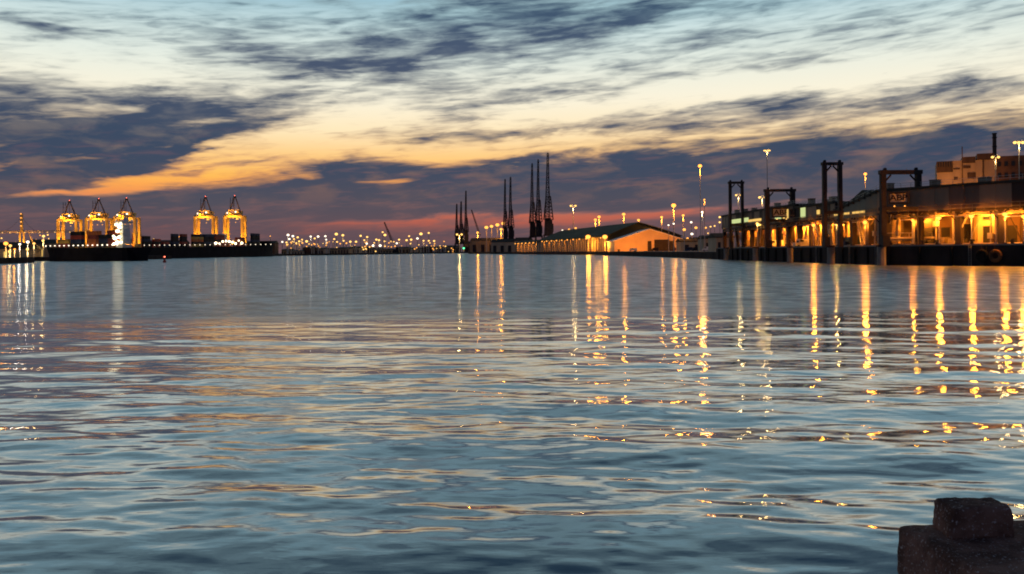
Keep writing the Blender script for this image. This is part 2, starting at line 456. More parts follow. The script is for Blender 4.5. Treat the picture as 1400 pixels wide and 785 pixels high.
    mp2 = t.n('ShaderNodeMapping'); t.put(mp2.inputs[0], pos); mp2.inputs['Scale'].default_value = (.7, 1.0, 1)
    r2 = t.noise(mp2.outputs[0], 2.2, 4, 0.6, 0.2)
    mp4 = t.n('ShaderNodeMapping'); t.put(mp4.inputs[0], pos); mp4.inputs['Scale'].default_value = (.28, 1.0, 1); mp4.inputs['Rotation'].default_value = (0, 0, .16)
    r3 = t.noise(mp4.outputs[0], 3.6, 3, 0.5, 0.6)
    h = t.m('ADD', t.m('ADD', t.m('MULTIPLY', r3, .0045), t.m('MULTIPLY', r1, t.ss(ruf, 0, 1, .014, .026))), t.m('MULTIPLY', r2, t.ss(ruf, 0, 1, .000, .022)))
    bp = t.n('ShaderNodeBump'); bp.inputs['Strength'].default_value = 1.0; bp.inputs['Distance'].default_value = 1.0
    t.put(bp.inputs['Height'], h)
    mp3 = t.n('ShaderNodeMapping'); t.put(mp3.inputs[0], pos); mp3.inputs['Scale'].default_value = (.006, .03, 1)
    pn2 = t.noise(mp3.outputs[0], 1.0, 5, 0.6, 0.2)
    rough = t.m('ADD', t.ss(ruf, 0, 1, .06, .075), t.m('MULTIPLY', t.m('MULTIPLY', t.m('SUBTRACT', pn2, .5), ruf), .06))
    fr = t.n('ShaderNodeFresnel'); fr.inputs['IOR'].default_value = 1.95; t.put(fr.inputs['Normal'], bp.outputs[0])
    gl = t.n('ShaderNodeBsdfGlossy'); t.put(gl.inputs['Roughness'], rough); t.put(gl.inputs['Normal'], bp.outputs[0])
    grain = t.noise(pos, .35, 9, .72)
    gr = t.m('ADD', 1.0, t.m('MULTIPLY', t.m('MULTIPLY', t.m('SUBTRACT', grain, .5), ruf), 2.4))
    gl.inputs['Color'].default_value = (.92, .96, 1.0, 1)
    gl2 = t.n('ShaderNodeBsdfGlossy'); t.put(gl2.inputs['Roughness'], .36); t.put(gl2.inputs['Normal'], bp.outputs[0]); gl2.inputs['Color'].default_value = (.70, .88, 1.0, 1)
    gm = t.n('ShaderNodeMixShader'); t.put(gm.inputs[0], t.m('ADD', t.ss(ruf, 0, 1, .09, .60), t.m('MULTIPLY', t.m('MULTIPLY', t.m('SUBTRACT', grain, .5), ruf), 1.2), clamp=True)); nt_.links.new(gl.outputs[0], gm.inputs[1]); nt_.links.new(gl2.outputs[0], gm.inputs[2])
    df = t.n('ShaderNodeBsdfDiffuse'); df.inputs[0].default_value = (.018, .042, .065, 1)
    mx = t.n('ShaderNodeMixShader'); t.put(mx.inputs[0], t.m('MINIMUM', t.m('ADD', t.m('MULTIPLY', fr.outputs[0], t.m('MULTIPLY', gr, t.ss(ruf, 0, 1, 1.05, .78))), t.ss(ruf, 0, 1, .17, .04)), .97))
    nt_.links.new(df.outputs[0], mx.inputs[1]); nt_.links.new(gm.outputs[0], mx.inputs[2])
    o = t.n('ShaderNodeOutputMaterial'); nt_.links.new(mx.outputs[0], o.inputs[0])
    me.materials.append(m)
    return struct(link('water', me))
build_water()

# ------------------------------------------------------------------ land and quays
GZ = 4.3       # near quay deck
LZ = 3.0       # far quay deck
Q0 = [(150,90),(135,132),(104,174),(84,205),(81,300),(81,350)]      # terminal quay edge (x, y)
east = Q0+[(81,490),(68,822),(0,1212),(-80,1616),(-72,1640),(40,1900),(400,3200),(3000,9000),(9000,9000),(9000,-400),(150,-400)]
# terminal quay is a step higher than the land behind
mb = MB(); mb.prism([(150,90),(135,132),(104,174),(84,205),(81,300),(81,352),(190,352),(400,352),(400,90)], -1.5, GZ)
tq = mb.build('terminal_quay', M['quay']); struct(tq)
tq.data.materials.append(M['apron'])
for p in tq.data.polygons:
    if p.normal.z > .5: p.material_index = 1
mb = MB(); mb.prism([(81,352.05),(81,490),(68,822),(0,1212),(-80,1616),(-72,1640),(40,1900),(400,3200),(3000,9000),(9000,9000),(9000,-400),(400.05,-400),(400.05,352.05)], -1.5, LZ)
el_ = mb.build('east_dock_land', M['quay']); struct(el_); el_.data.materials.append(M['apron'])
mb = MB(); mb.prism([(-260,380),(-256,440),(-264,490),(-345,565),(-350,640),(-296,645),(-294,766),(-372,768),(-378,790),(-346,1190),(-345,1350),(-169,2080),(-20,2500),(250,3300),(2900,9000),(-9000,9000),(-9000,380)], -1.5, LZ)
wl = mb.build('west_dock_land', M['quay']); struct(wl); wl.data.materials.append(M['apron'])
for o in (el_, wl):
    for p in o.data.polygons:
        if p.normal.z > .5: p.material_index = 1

# quay trim: coping kerb and weathered timber fender piles on the terminal quay
def seg_pt(P, Q, s, o, z):
    P = Vector((P[0], P[1], 0)); Q = Vector((Q[0], Q[1], 0)); t = (Q-P).normalized(); n = Vector((t.y, -t.x, 0))
    if n.x < 0: n = -n
    p = P+t*s+n*o; p.z = z
    return p
def seg_len(P, Q): return math.hypot(Q[0]-P[0], Q[1]-P[1])
def seg_ang(P, Q): return math.atan2(Q[1]-P[1], Q[0]-P[0])
for a, b in zip(Q0[:-1], Q0[1:]):
    L = seg_len(a, b)
    n = max(1, int(L/14)); 
    for i in range(n):
        c = seg_pt(a, b, (i+.5)*L/n, .35, GZ+.15)
        k = MB().box((0,0,0), (L/n-.06, .6, .3)).build('coping_stone', M['apron'], tq, c); k.rotation_euler.z = seg_ang(a, b)
STRIP = MB().box((0,0,0),(.45,.4,5.2)).mesh('fender_strip', M['rubber'])
LADR = MB()
for s_ in (-.3,.3): LADR.bar((s_,0,-2.4),(s_,0,2.5),.06,n=4)
for k in range(14): LADR.bar((-.3,0,-2.2+k*.35),(.3,0,-2.2+k*.35),.04,n=4)
LADR = LADR.mesh('ladder', M['pile'])
for a, b in zip(Q0[:-1], Q0[1:]):
    L = seg_len(a, b); n = max(1, int(L/7))
    for i in range(n):
        link('fender_strip', STRIP, tq, seg_pt(a, b, (i+.5)*L/n, -.22, 1.5), rz=seg_ang(a, b))
        if i % 3 == 1: link('ladder', LADR, tq, seg_pt(a, b, (i+.95)*L/n, -.15, 1.9), rz=seg_ang(a, b))
# things along the quay edge
def pile(px, D, wdt=1.4, top=GZ+.4, lab=''):
    p = at(px, 343, D); p.z = 0
    t = thing('mooring_pile', lab, 'mooring pile', p, group='grey piles along the terminal quay')
    MB().bar((0,0,-1.5), (0,0,top-.5), wdt/2, wdt/2*.95, 10).build('shaft', M['pile'], t)
    MB().bar((0,0,top-.5), (0,0,top), wdt/2*1.12, wdt/2*1.0, 10).build('cap', M['dark_steel'], t)
    return t
pile(993, 322, 2.0, lab='grey pile in the water below the narrow farthest gantry')
pile(1033, 286, 1.9, lab='grey pile in the water just left of the second farthest gantry')
pile(1080, 250, 1.7, lab='grey pile in the water between the second and third gantries')
pile(1136, 218, 1.9, lab='grey pile in the water below the tallest narrow gantry')
pile(1205, 199.5, 2.1, lab='thick grey pile in the water below the nearest wide gantry')

def bollard(px, D, lab):
    p = at(px, 335, D); p.z = GZ
    t = thing('bollard', lab, 'bollard', p, group='mooring bollards on the terminal quay')
    MB().bar((0,0,0), (0,0,.9), .35, .28, 8).build('stem', M['dark_steel'], t)
    MB().bar((0,0,.9), (0,0,1.3), .55, .45, 8).build('head', M['dark_steel'], t)
def edge_D(px, off=0.8):
    """distance at which the sight line over px crosses the terminal quay edge, a bit inland"""
    k = (px-HX)/F
    for a, b in zip(Q0[:-1], Q0[1:]):
        # point a+(b-a)s with x=k*y
        dx, dy = b[0]-a[0], b[1]-a[1]; den = dx-k*dy
        if abs(den) < 1e-9: continue
        s = (k*a[1]-a[0])/den
        if 0 <= s <= 1: return a[1]+dy*s+off
    return 300
bollard(1281, edge_D(1281)+.6, 'dark bollard at the foot of the left of the three bright quay lamps')
bollard(1329, edge_D(1329)+.6, 'dark bollard at the foot of the middle of the three bright quay lamps')
bollard(1384, edge_D(1384)+.6, 'dark bollard beside the right of the three bright quay lamps')
bollard(1262, edge_D(1262)+.6, 'dark bollard right of the lit trailer on the quay')

def fender(px, lab, mat='rubber'):
    D = edge_D(px, -.9); p = at(px, 350, D)
    k = None
    t = thing('tyre_fender', lab, 'fender', p, group='tyre fenders hung on the quay wall')
    a, b = Q0[2], Q0[3]; t.rotation_euler.z = seg_ang(a, b)
    MB().torus((0,0,0), 1.0, .42, 'y').build('tyre', M[mat], t)
    MB().bar((0,.1,.9), (0,.4,p.z and 2.2), .06).build('chain', M['rust'], t)
fender(1343, 'black tyre fender on the dark quay wall below the middle bright lamp')
fender(1361, 'rust coloured round fender on the quay wall near the right edge', 'rust')

# ------------------------------------------------------------------ lamps
POLE = MB().bar((0,0,0), (0,0,1), 1.0, .7, 8).mesh('pole', M['pole'])
BALL = {k: MB().ball((0,0,0), 1.0, .8).mesh('lamp', M[k]) for k in ('e_sodium','e_sodium_far','e_warm','e_white','e_white_hot','e_green','e_red')}
HOOD = MB().bar((0,0,0), (0,0,.5), 1.25, .5, 8).mesh('hood', M['dark_steel'])
ARM = MB().box((0,0,0), (1,.25,.25)).mesh('cross_arm', M['pole'])
def mast(px, py, D, r=1.4, kind='e_sodium', heads=1, label='', group=None, ground=LZ, power=None, pr=None, cat='street lamp', name='lamp_mast', hood=True):
    """pole with one lamp, a pair or a ring of four; r is the lamp radius in photo pixels at its distance"""
    top = at(px, py, D); r *= 1.15; rad = r*D/F; h = top.z-ground
    t = thing(name, label, cat, (top.x, top.y, ground), group=group)
    prr = pr or max(.16, .55*D/F)
    link('pole', POLE, t, (0,0,0), (prr, prr, h-rad*.3))
    offs = {1: [(0,0)], 2: [(-2.1,0),(2.1,0)], 3: [(-2.4,0),(0,0),(2.4,0)], 4: [(-3.2,0),(3.2,0),(-1.2,1.5),(1.2,-1.5)]}[heads]
    if heads > 1: link('cross_arm', ARM, t, (0,0,h+rad*1.0), (max(abs(o[0]) for o in offs)*2*rad, .7, .7))
    for ox, oy in offs:
        link('lamp', BALL[kind], t, (ox*rad, oy*rad, h), (rad, rad, rad))
        if hood: link('hood', HOOD, t, (ox*rad, oy*rad, h+rad*.74), (rad*.5, rad*.5, rad*.4))
    if power is None: power = 25*(r*D/F)**2*1000*.20 if hood else 0
    if power: bulb(t, (0, -rad*1.6, h-rad*3.0), power, {'e_white_hot':(1,.75,.4),'e_white':(1,.85,.7),'e_warm':(1,.62,.22)}.get(kind,(1,.34,.03)), rad*.9)
    return t

# named, brighter masts
mast(957,227,470,2.4,'e_sodium',1,'tall orange lamp mast standing highest between the green roofed hall and the terminal')
mast(963,273,520,1.1,'e_sodium_far',1,'smaller lamp seen just right of the tall orange mast, halfway up it')
mast(960,290,600,1.1,'e_white_hot',1,'lamp seen against the lower part of the tall orange mast')
mast(1048.6,206,300,1.0,'e_warm',4,'very tall mast with a ring of pale lamps rising behind the second gantry', ground=GZ)
mast(1051,259,360,.8,'e_white_hot',1,'small pale lamp at the left corner of the wide second gantry')
mast(1009.6,267,480,1.3,'e_warm',2,'pale twin lamp seen inside the frame of the narrow farthest gantry')
mast(1042,270,460,1.5,'e_warm',2,'pale twin lamp just left of the second gantry')
mast(1183,238,420,2.0,'e_sodium',1,'orange lamp mast rising above the grey covered walkway')
mast(1361,215,330,1.7,'e_warm',2,'pale two headed mast in front of the chimney')
mast(1393,195,300,2.0,'e_warm',3,'three headed mast at the right edge above the silo building')
mast(921,281,640,2.8,'e_sodium',1,'bright orange mast above the right end of the green roof')
mast(934,294.5,640,1.5,'e_sodium',1,'orange lamp just right of and below the brightest lamp over the green roof')
mast(904.5,297,760,1.5,'e_sodium',1,'orange lamp behind the right slope of the green roof')
mast(852.7,293,1150,2.0,'e_sodium_far',1,'lamp behind the green roof left of its ridge')
mast(873,301,1150,1.7,'e_sodium_far',1,'lamp just peeping over the ridge of the green roof')
mast(819,296.5,1180,1.8,'e_sodium_far',1,'upper lamp of the close pair behind the left green roof slope')
mast(814,300.5,1150,1.7,'e_sodium_far',1,'lower lamp of the close pair behind the left green roof slope')
mast(783.6,281.5,1200,1.3,'e_warm',2,'pale twin lamp high between the tall cranes and the green roof')
mast(804,324,806,3.0,'e_sodium',1,'left of the two glaring orange floodlights beside the green roofed hall', pr=.25, power=15000)
mast(827,324,748,3.0,'e_sodium',1,'right of the two glaring orange floodlights beside the green roofed hall', pr=.25, power=15000)
for i, (px, py, r) in enumerate([(665,311,2.2),(672,309.5,2.0),(680,307.5,2.3),(688,305.6,2.3)]):
    mast(px,py,1500,r,'e_sodium_far',1,['leftmost','second from the left','third from the left','rightmost'][i]+' of four yellow lamps left of the paired cranes', group='row of four yellow lamps', power=3000)
mast(685,313.5,1520,1.7,'e_sodium_far',1,'lamp below the row of four yellow lamps')
mast(653,318,1560,1.5,'e_sodium_far',1,'dim yellow lamp beside the leaning jib')
mast(628,320.7,1540,1.3,'e_warm',2,'pale twin lamp in front of the leftmost group of dark cranes')
for (px, py, k, r) in [(769,315,'e_white',1.0),(778,314,'e_sodium_far',1.4),(787,312,'e_sodium_far',1.3)]:
    mast(px,py,1100,r,k,1,{769:'small white lamp',778:'left orange lamp',787:'right orange lamp'}[px]+' over the far end of the long hall roof')
# yard lights between hall and terminal: nothing tells these apart
YL = 'small yard lamp between the green roofed hall and the ferry terminal'
for (px, py, k, r) in [(914,308,'e_white',1.0),(921,306,'e_white',1.1),(945,304,'e_white',1.3),(935.5,314,'e_sodium_far',1.9),(951.5,311.5,'e_sodium_far',1.7),
        (946,320,'e_white',1.6),(965,311.5,'e_sodium_far',1.2),(971.5,310,'e_warm',1.0),(977,309,'e_warm',1.0),(984,297,'e_warm',1.3),(984,304,'e_warm',1.2),(973,322,'e_warm',1.3),(984,322,'e_sodium_far',1.3),
        (940,326,'e_sodium_far',1.3),(956,328,'e_sodium_far',1.2),(966,330,'e_sodium_far',1.2),(930,330,'e_sodium_far',1.0),(978,331,'e_sodium_far',1.4),(990,312,'e_warm',1.0),(968,319,'e_warm',.8),(925,322,'e_sodium_far',1.0)]:
    mast(px,py,random.uniform(560,900),r,k,1,{'e_white':'white ','e_warm':'pale yellow ','e_sodium_far':'orange '}[k]+YL, group={'e_white':'white ','e_warm':'pale yellow ','e_sodium_far':'orange '}[k]+'yard lamps between hall and terminal', hood=False)

# far shore lamps left of the cranes
FS = [(88,455,2.0,1),(130,465,1.8,1),(172,475,1.6,0),(285,468,1.4,1),(350,468,1.7,1),(413,465,1.5,1),(418,495,1.5,1),(490,490,1.4,0),(508,447,2.3,0),(565,457,1.9,0),
 (515,515,1.3,0),(572,505,1.3,0),(630,513,1.7,0),(680,513,1.6,0),(720,462,1.6,0),(777,472,1.5,0),(752,500,1.3,0),(773,530,1.5,1),(830,547,2.0,1),(890,547,2.0,1),(857,495,1.6,0),(880,500,1.6,0),
 (912,430,1.3,0),(932,455,2.0,0),(930,510,1.5,0),(985,510,1.3,0),(1035,527,1.5,2),(1055,495,1.4,0),(1142,465,1.3,0),(1120,500,1.6,0),(1160,495,1.7,0),(1215,485,1.6,1),(1245,445,2.3,0),(1268,505,1.3,0),
 (1313,437,1.4,0),(1313,505,1.3,0),(1360,507,1.5,0),(250,510,2.0,0),(320,485,1.4,0),(185,510,1.5,0),(38,515,1.4,1),(100,490,1.5,1),(140,490,1.3,0),(75,520,1.4,0),(160,525,1.2,0),(210,495,1.2,0)]
def FLAB(px, kind):
    z = 'beside the end of the black ship' if px < 440 else 'between the ship and the leaning mobile crane' if px < 522 else 'around and right of the leaning mobile crane' if px < 580 else 'just left of the leftmost tall cranes'
    return {'e_white':'white','e_warm':'pale yellow','e_sodium_far':'orange'}[kind]+' far shore lamp '+z
for (zx, zy, r, c) in FS:
    px, py = 380+zx*.157, 250+zy*.157
    t_ = mast(px,py,random.uniform(1500,1900) if px < 470 else random.uniform(2100,2500),r*.8,('e_warm','e_white','e_white')[c],1,FLAB(px,('e_warm','e_white','e_white')[c]),group=FLAB(px,('e_warm','e_white','e_white')[c]).replace('lamp','lamps'),hood=False,power=1500 if FS.index((zx,zy,r,c))%3==0 else 0)
for i in range(100):
    px = random.uniform(388, 622); py = random.uniform(330, 344.5)
    kd = random.choice(['e_sodium_far','e_sodium_far','e_warm'])
    mast(px,py,(1450 if px < 470 else 2150)+random.uniform(0,200),random.uniform(.5,.95),kd,1,FLAB(px,kd),group=FLAB(px,kd).replace('lamp','lamps'),hood=False)
LL = 'distant lamp on the west container terminal behind the ships'
for i in range(26):
    px = random.uniform(2, 380); py = random.uniform(318, 338)
    D = random.uniform(1250,1600)
    mast(px,py,D,random.uniform(.6,1.0),random.choice(['e_sodium_far','e_warm']),1,LL,group='lamps on the west container terminal',hood=False)
for (px,py,r,k,lab) in [(8,333,2.6,'e_sodium','glaring orange floodlight at the left edge of the picture'),(13,344,1.8,'e_warm','yellow lamp low on the pier at the left edge'),
   (14,336,1.8,'e_warm','yellow lamp just right of the glaring floodlight at the left edge'),(27,334,1.5,'e_white','white lamp at the foot of the lit mast crane'),(38,331,1.9,'e_white','bright white lamp right of the lit mast crane'),
   (46.5,333,1.5,'e_warm','yellowish lamp between the mast crane and the ship bow'),(37.5,341,1.7,'e_warm','low yellow lamp on the pier left of the ship bow'),
   (59.5,323,1.7,'e_warm','upper of two lamps above the ship bow'),(58.8,329,1.5,'e_warm','lower of two lamps above the ship bow'),(20,341,1.3,'e_sodium','small orange lamp on the pier below the mast crane')]:
    mast(px,py,650 if px > 50 else 560,r,k,1,lab,power=1300)
# ------------------------------------------------------------------ lattice helper
def lattice(mb, p, q, w0, w1, nb, r):
    """square lattice mast between p and q, widths w0 > w1"""
    p = Vector(p); q = Vector(q); d = (q-p).normalized()
    a = Vector((1,0,0)) if abs(d.x) < .8 else Vector((0,0,1)); b = d.cross(a).normalized(); a = b.cross(d).normalized()
    prev = None
    for i in range(nb+1):
        f = i/nb; c = p.lerp(q, f); h = (w0+(w1-w0)*f)/2
        ring = [c+a*h*sx_+b*h*sy_ for sx_, sy_ in ((-1,-1),(1,-1),(1,1),(-1,1))]
        if prev:
            for k in range(4):
                mb.bar(prev[k], ring[k], r, n=4)
                mb.bar(prev[k], ring[(k+1) % 4], r*.6, n=3)
        for k in range(4): mb.bar(ring[k], ring[(k+1) % 4], r*.6, n=3)
        prev = ring
    return mb

# ------------------------------------------------------------------ dark luffing dock cranes
def dock_crane(px, ytop, D, label, group, ground=LZ, jib_to=None, wpx=9.0, ymid=None, glow=False):
    top = at(px, ytop, D); s = D/F
    t = thing('dock_crane', label, 'dock crane', (top.x, top.y, ground), group=group)
    H = top.z-ground; W = wpx*s
    lz = H*.16                      # portal height
    for a in (-1,1):
        for b in (-1,1):
            MB().bar((a*W*.62,b*W*.6,0),(a*W*.38,b*W*.36,lz), 1.0*s, .9*s, 6).build('leg', M['dark_steel'], t)
    MB().box((0,0,lz+.8*s), (W*.95,W*.9,1.8*s)).box((0,-W*.6,lz*.5),(W,.5*s,.5*s)).box((0,W*.6,lz*.5),(W,.5*s,.5*s)).build('portal', M['dark_steel'], t)
    hz = lz+1.7*s
    hh = H*.15
    mb = MB().box((0,W*.12,hz+hh/2), (W*.78,W*1.0,hh), 0, .85, .8).box((W*.33,-W*.2,hz+hh*.45),(W*.22,W*.35,hh*.55))
    mb.build('machinery_house', M['dark_steel'], t)
    MB().box((W*.33,-W*.2-W*.18,hz+hh*.5),(W*.18,.1,hh*.3)).build('cab_window', M['glass'], t)
    fz = hz+hh
    tz = H*.56
    lattice(MB(), (0,W*.1,fz), (0,0,tz), W*.86, W*.42, 7, .50*s).build('tower_frame', M['dark_steel'], t)
    # luffing jib drawn up almost vertical
    lattice(MB(), (-W*.12,-W*.25,fz*.95), (0,0,H*.99), W*.42, W*.13, 14, .48*s).build('jib', M['dark_steel'], t)
    MB().bar((0,W*.35,fz),(0,W*.1,H*.80),.26*s,n=4).bar((W*.2,W*.2,tz*.8),(W*.02,0,H*.9),.22*s,n=4).bar((-W*.2,W*.2,tz*.8),(-W*.02,0,H*.9),.22*s,n=4).build('stay', M['dark_steel'], t)
    MB().box((0,0,H-.7*s),(1.5*s,1.5*s,1.8*s)).build('jib_head', M['dark_steel'], t)
    MB().box((0,W*.5,fz+1.2*s),(W*.5,W*.3,2.6*s)).build('counterweight', M['dark_steel'], t)
    return t
g1, g2, g3 = 'tall cranes left of the green roofed hall', 'pair of cranes right of the four yellow lamps', 'group of cranes farthest left on the east dock'
dock_crane(727.5,223.5,1200,'left of the three tall dark cranes with raised jibs',g1,wpx=11)
dock_crane(735.8,218,1150,'middle of the three tall dark cranes with raised jibs',g1,wpx=11)
dock_crane(749,209,1140,'tallest dark crane, right of the three with raised jibs',g1,wpx=15)
dock_crane(690.5,245,1440,'left and slightly lower of the paired dark cranes',g2,wpx=8)
dock_crane(698,242,1380,'right and thicker of the paired dark cranes',g2,wpx=10)
dock_crane(624.5,279,1650,'lowest dark crane, left of the farthest left group',g3,wpx=7)
dock_crane(630.5,275.5,1620,'middle dark crane of the farthest left group',g3,wpx=8)
dock_crane(637,261,1605,'tallest dark crane of the farthest left group with a squared head',g3,wpx=7)

def mobile_crane(px, D, x0, y0, x1, y1, label, ground=LZ):
    b = at(px, 340, D); s = D/F
    t = thing('mobile_crane', label, 'mobile crane', (b.x, b.y, ground))
    MB().box((0,0,2.2*s),(9*s,5*s,4.4*s),0,.8,.8).build('body', M['dark_steel'], t)
    MB().box((2*s,0,6*s),(4*s,4*s,3.2*s),0,.85,.9).build('cab', M['dark_steel'], t)
    for k in (-1,0,1):
        MB().bar((k*3*s,-2.9*s,.9*s),(k*3*s,-2.4*s,.9*s),1.0*s,n=10).build('wheel', M['rubber'], t)
    p = at(x0,y0,D)-b; q = at(x1,y1,D)-b; off = b.z-ground
    lattice(MB(), (p.x,0,p.z+off), (q.x,0,q.z+off), 2.2*s, 1.1*s, 9, .28*s).build('jib', M['dark_steel'], t)
    MB().bar((3*s,0,7*s),(q.x,0,q.z+off),.13*s,n=4).build('cable', M['dark_steel'], t)
mobile_crane(541,2080,536,330,525.5,304,'dark mobile crane leaning left over the far shore lights')
mobile_crane(659,1560,656,322,644.6,287,'lone dark jib leaning left beside the row of four yellow lamps')

# ------------------------------------------------------------------ container gantry cranes
def lamp_on(t, p, r, kind='e_white_hot'):
    return link('floodlight', BALL[kind], t, p, (r, r, r))
def sts(px, ya, D, label, W=26, ylow=320, apex=(0,0), group='lit container cranes behind the ships', lights=3, house=False, ground=LZ):
    """ship to shore crane seen from the water: portal frame, girders, A frame and stays"""
    a = at(px, ya, D); s = D/F
    t = thing('container_crane', label, 'container crane', (a.x, a.y, ground), group=group)
    H = a.z-ground; hw = W/2*s; gz = H*.66; dp = 14*s
    for sx_ in (-1,1):
        for y in (-dp/2, dp/2):
            MB().box((sx_*hw*.88,y,gz/2),(3.4*s,2.6*s,gz)).build('leg', M['crane_yellow'], t)
        mb = MB(); mb.bar((sx_*hw*.88,-dp/2,gz*.35),(sx_*hw*.88,dp/2,gz*.95),.5*s,n=4); mb.build('brace', M['crane_yellow'], t)
    for y in (-dp/2, dp/2):
        for z in (gz*.30, gz):
            MB().box((0,y,z),(hw*1.76+2.6*s,1.7*s,2.8*s)).build('portal_beam', M['crane_yellow'], t)
    for sx_ in (-1,1):
        MB().box((sx_*hw*.88,0,gz*.3+.1),(1.5*s,dp-1.8*s,1.8*s)).build('sill_beam', M['crane_yellow'], t)
        MB().box((sx_*3.2*s,0,gz+3.2*s),(1.5*s,dp*2.6,3.0*s)).build('main_girder', M['crane_yellow'], t)
        MB().bar((sx_*hw*.88,-dp/2,gz+1.4*s),(sx_*hw*.45,-dp/2,gz+8*s),.9*s,n=5).build('upper_strut', M['crane_yellow'], t)
    MB().box((0,-dp/2,gz+8.2*s),(hw*1.1,1.5*s,1.6*s)).build('upper_beam', M['crane_yellow'], t)
    # boom raised over the quay edge
    mb = MB()
    for sx_ in (-1,1): mb.bar((sx_*3.2*s,-dp*.8,gz+2.6*s),(sx_*1.5*s,-dp*1.0,H*.98),.35*s,n=4)
    for k in range(6):
        f = k/6; z = gz+2.6*s+(H*.98-gz-2.6*s)*f; hw_ = 3.2*s+(1.5*s-3.2*s)*f
        mb.bar((-hw_,-dp*.8-dp*.2*f,z),(hw_,-dp*.8-dp*.2*f,z),.2*s,n=4)
    mb.build('raised_boom', M['brown_steel'], t)
    mb = MB()
    for sx_ in (-1,1):
        mb.bar((sx_*hw*.7,0,gz),(sx_*.8*s,0,H),.75*s,n=5)
        mb.bar((sx_*hw*.4,dp*.9,gz+2*s),(sx_*.7*s,0,H),.3*s,n=4)
    mb.build('apex_frame', M['brown_steel'], t)
    MB().box((0,0,H),(3.2*s,2*s,2.6*s)).build('apex_head', M['dark_steel'], t)
    lamp_on(t, (0,0,H+2.0*s), .5*s, 'e_red')
    MB().box((hw*.15,dp*.8,gz+6*s),(9*s,8*s,4.5*s)).build('machinery_house', M['crane_yellow'], t)
    MB().box((hw*.3,-dp*.2,gz-3*s),(3*s,3*s,3*s)).build('operator_cab', M['white_paint'], t)
    for k in range(lights):
        x = (-.7+1.4*k/max(1,lights-1))*hw
        lamp_on(t, (x,-dp/2-1.6*s,gz-2.0*s), .75*s, 'e_warm')
        lamp_on(t, (x*.8,-dp/2-1.6*s,gz*.36), .65*s, 'e_warm')
        lamp_on(t, (x*.9,dp*.2,gz*.85), .6*s, 'e_sodium_far')
    P_ = 9000*(s/.6)**2
    fill_spot(t, (0,-dp*1.3,gz*.35), P_*2.8, (0,1,.45), (1,.40,.035), 140, 1.0); fill_spot(t, (0,-dp*1.4,gz+2*s), P_*1.5, (0,1,.15), (1,.40,.035), 130, 1.0); fill_spot(t, (0,-dp*.3,gz*.3), P_*1.0, (0,.7,.7), (1,.40,.035), 140, 1.0)  # added spots hanging clear of the crane to brighten its waterside steel
    lamp_on(t, (-hw*.55,-dp*.6,gz+4.6*s), 1.35*s, 'e_white'); lamp_on(t, (hw*.25,-dp*.6,gz+6.0*s), 1.35*s, 'e_white')
    return t
sts(95,276,735,'leftmost of the three floodlit yellow container cranes near the ship bow',W=28)
sts(135,273.5,730,'middle one of the three floodlit yellow container cranes',W=32,lights=4)
sts(173,272.5,735,'right one of the three floodlit cranes, rising behind the blazing white deck block',W=32,lights=4)
sts(281,270.5,1180,'left of the pair of floodlit yellow cranes over the black ship',W=28,group='pair of lit cranes over the black ship')
sts(321,269.5,1200,'right of the pair of floodlit yellow cranes over the black ship',W=27,group='pair of lit cranes over the black ship')

def side_crane():
    D = 700; a = at(29.5,292,D); s = D/F
    t = thing('container_crane', 'lit crane at the left edge with a central mast and long level boom', 'container crane', (a.x,a.y,LZ))
    H = a.z-LZ; bz = at(29.5,317,D).z-LZ
    for x in (-2.5,2.8):
        MB().box((x*s,0,bz/2),(1.7*s,1.7*s,bz)).build('leg', M['crane_yellow'], t)
    MB().box((0,0,(bz+H)/2),(2.8*s,2.4*s,H-bz)).build('mast', M['crane_yellow'], t)
    mb = MB()
    x0, x1 = -62*s, 92*s
    for z in (bz-1.1*s, bz+1.1*s): mb.bar((x0,0,z),(x1,0,z),.38*s,n=4)
    n = 30
    for k in range(n):
        xa = x0+(x1-x0)*k/n; xb = x0+(x1-x0)*(k+1)/n
        mb.bar((xa,0,bz-1.1*s),(xb,0,bz+1.1*s),.22*s,n=3)
    mb.build('boom', M['crane_yellow'], t)
    mb = MB()
    for x_, f in ((-30,1),(24,1)):
        pr = Vector((0,0,H*.93))
        for k in range(1,9):
            u = k/8; q = Vector((x_*s*u,0,H*.93+(bz-H*.93)*(1-(1-u)**1.8)))
            mb.bar(pr,q,.16*s,n=4); pr = q
    mb.build('stay', M['brown_steel'], t)
    MB().bar((9*s,0,bz),(22*s,0,2),.55*s,n=5).build('brace', M['crane_yellow'], t)
    for k in range(3): fill_spot(t, ((-14+k*14)*s,-9*s,bz*.4), 9000, (0,1,.5), (1,.42,.04), 140, 1.0)  # added spots in mid-air that brighten mast and boom
    for k in range(4): lamp_on(t, (.0,-1.8*s,H-(.5+k*5.5)*s), .95*s, 'e_sodium_far')
    for k in range(15):
        x = x0+(x1-x0)*(k+.5)/15
        lamp_on(t, (x,-1.0*s,bz-1.0*s), .62*s, 'e_warm')
side_crane()

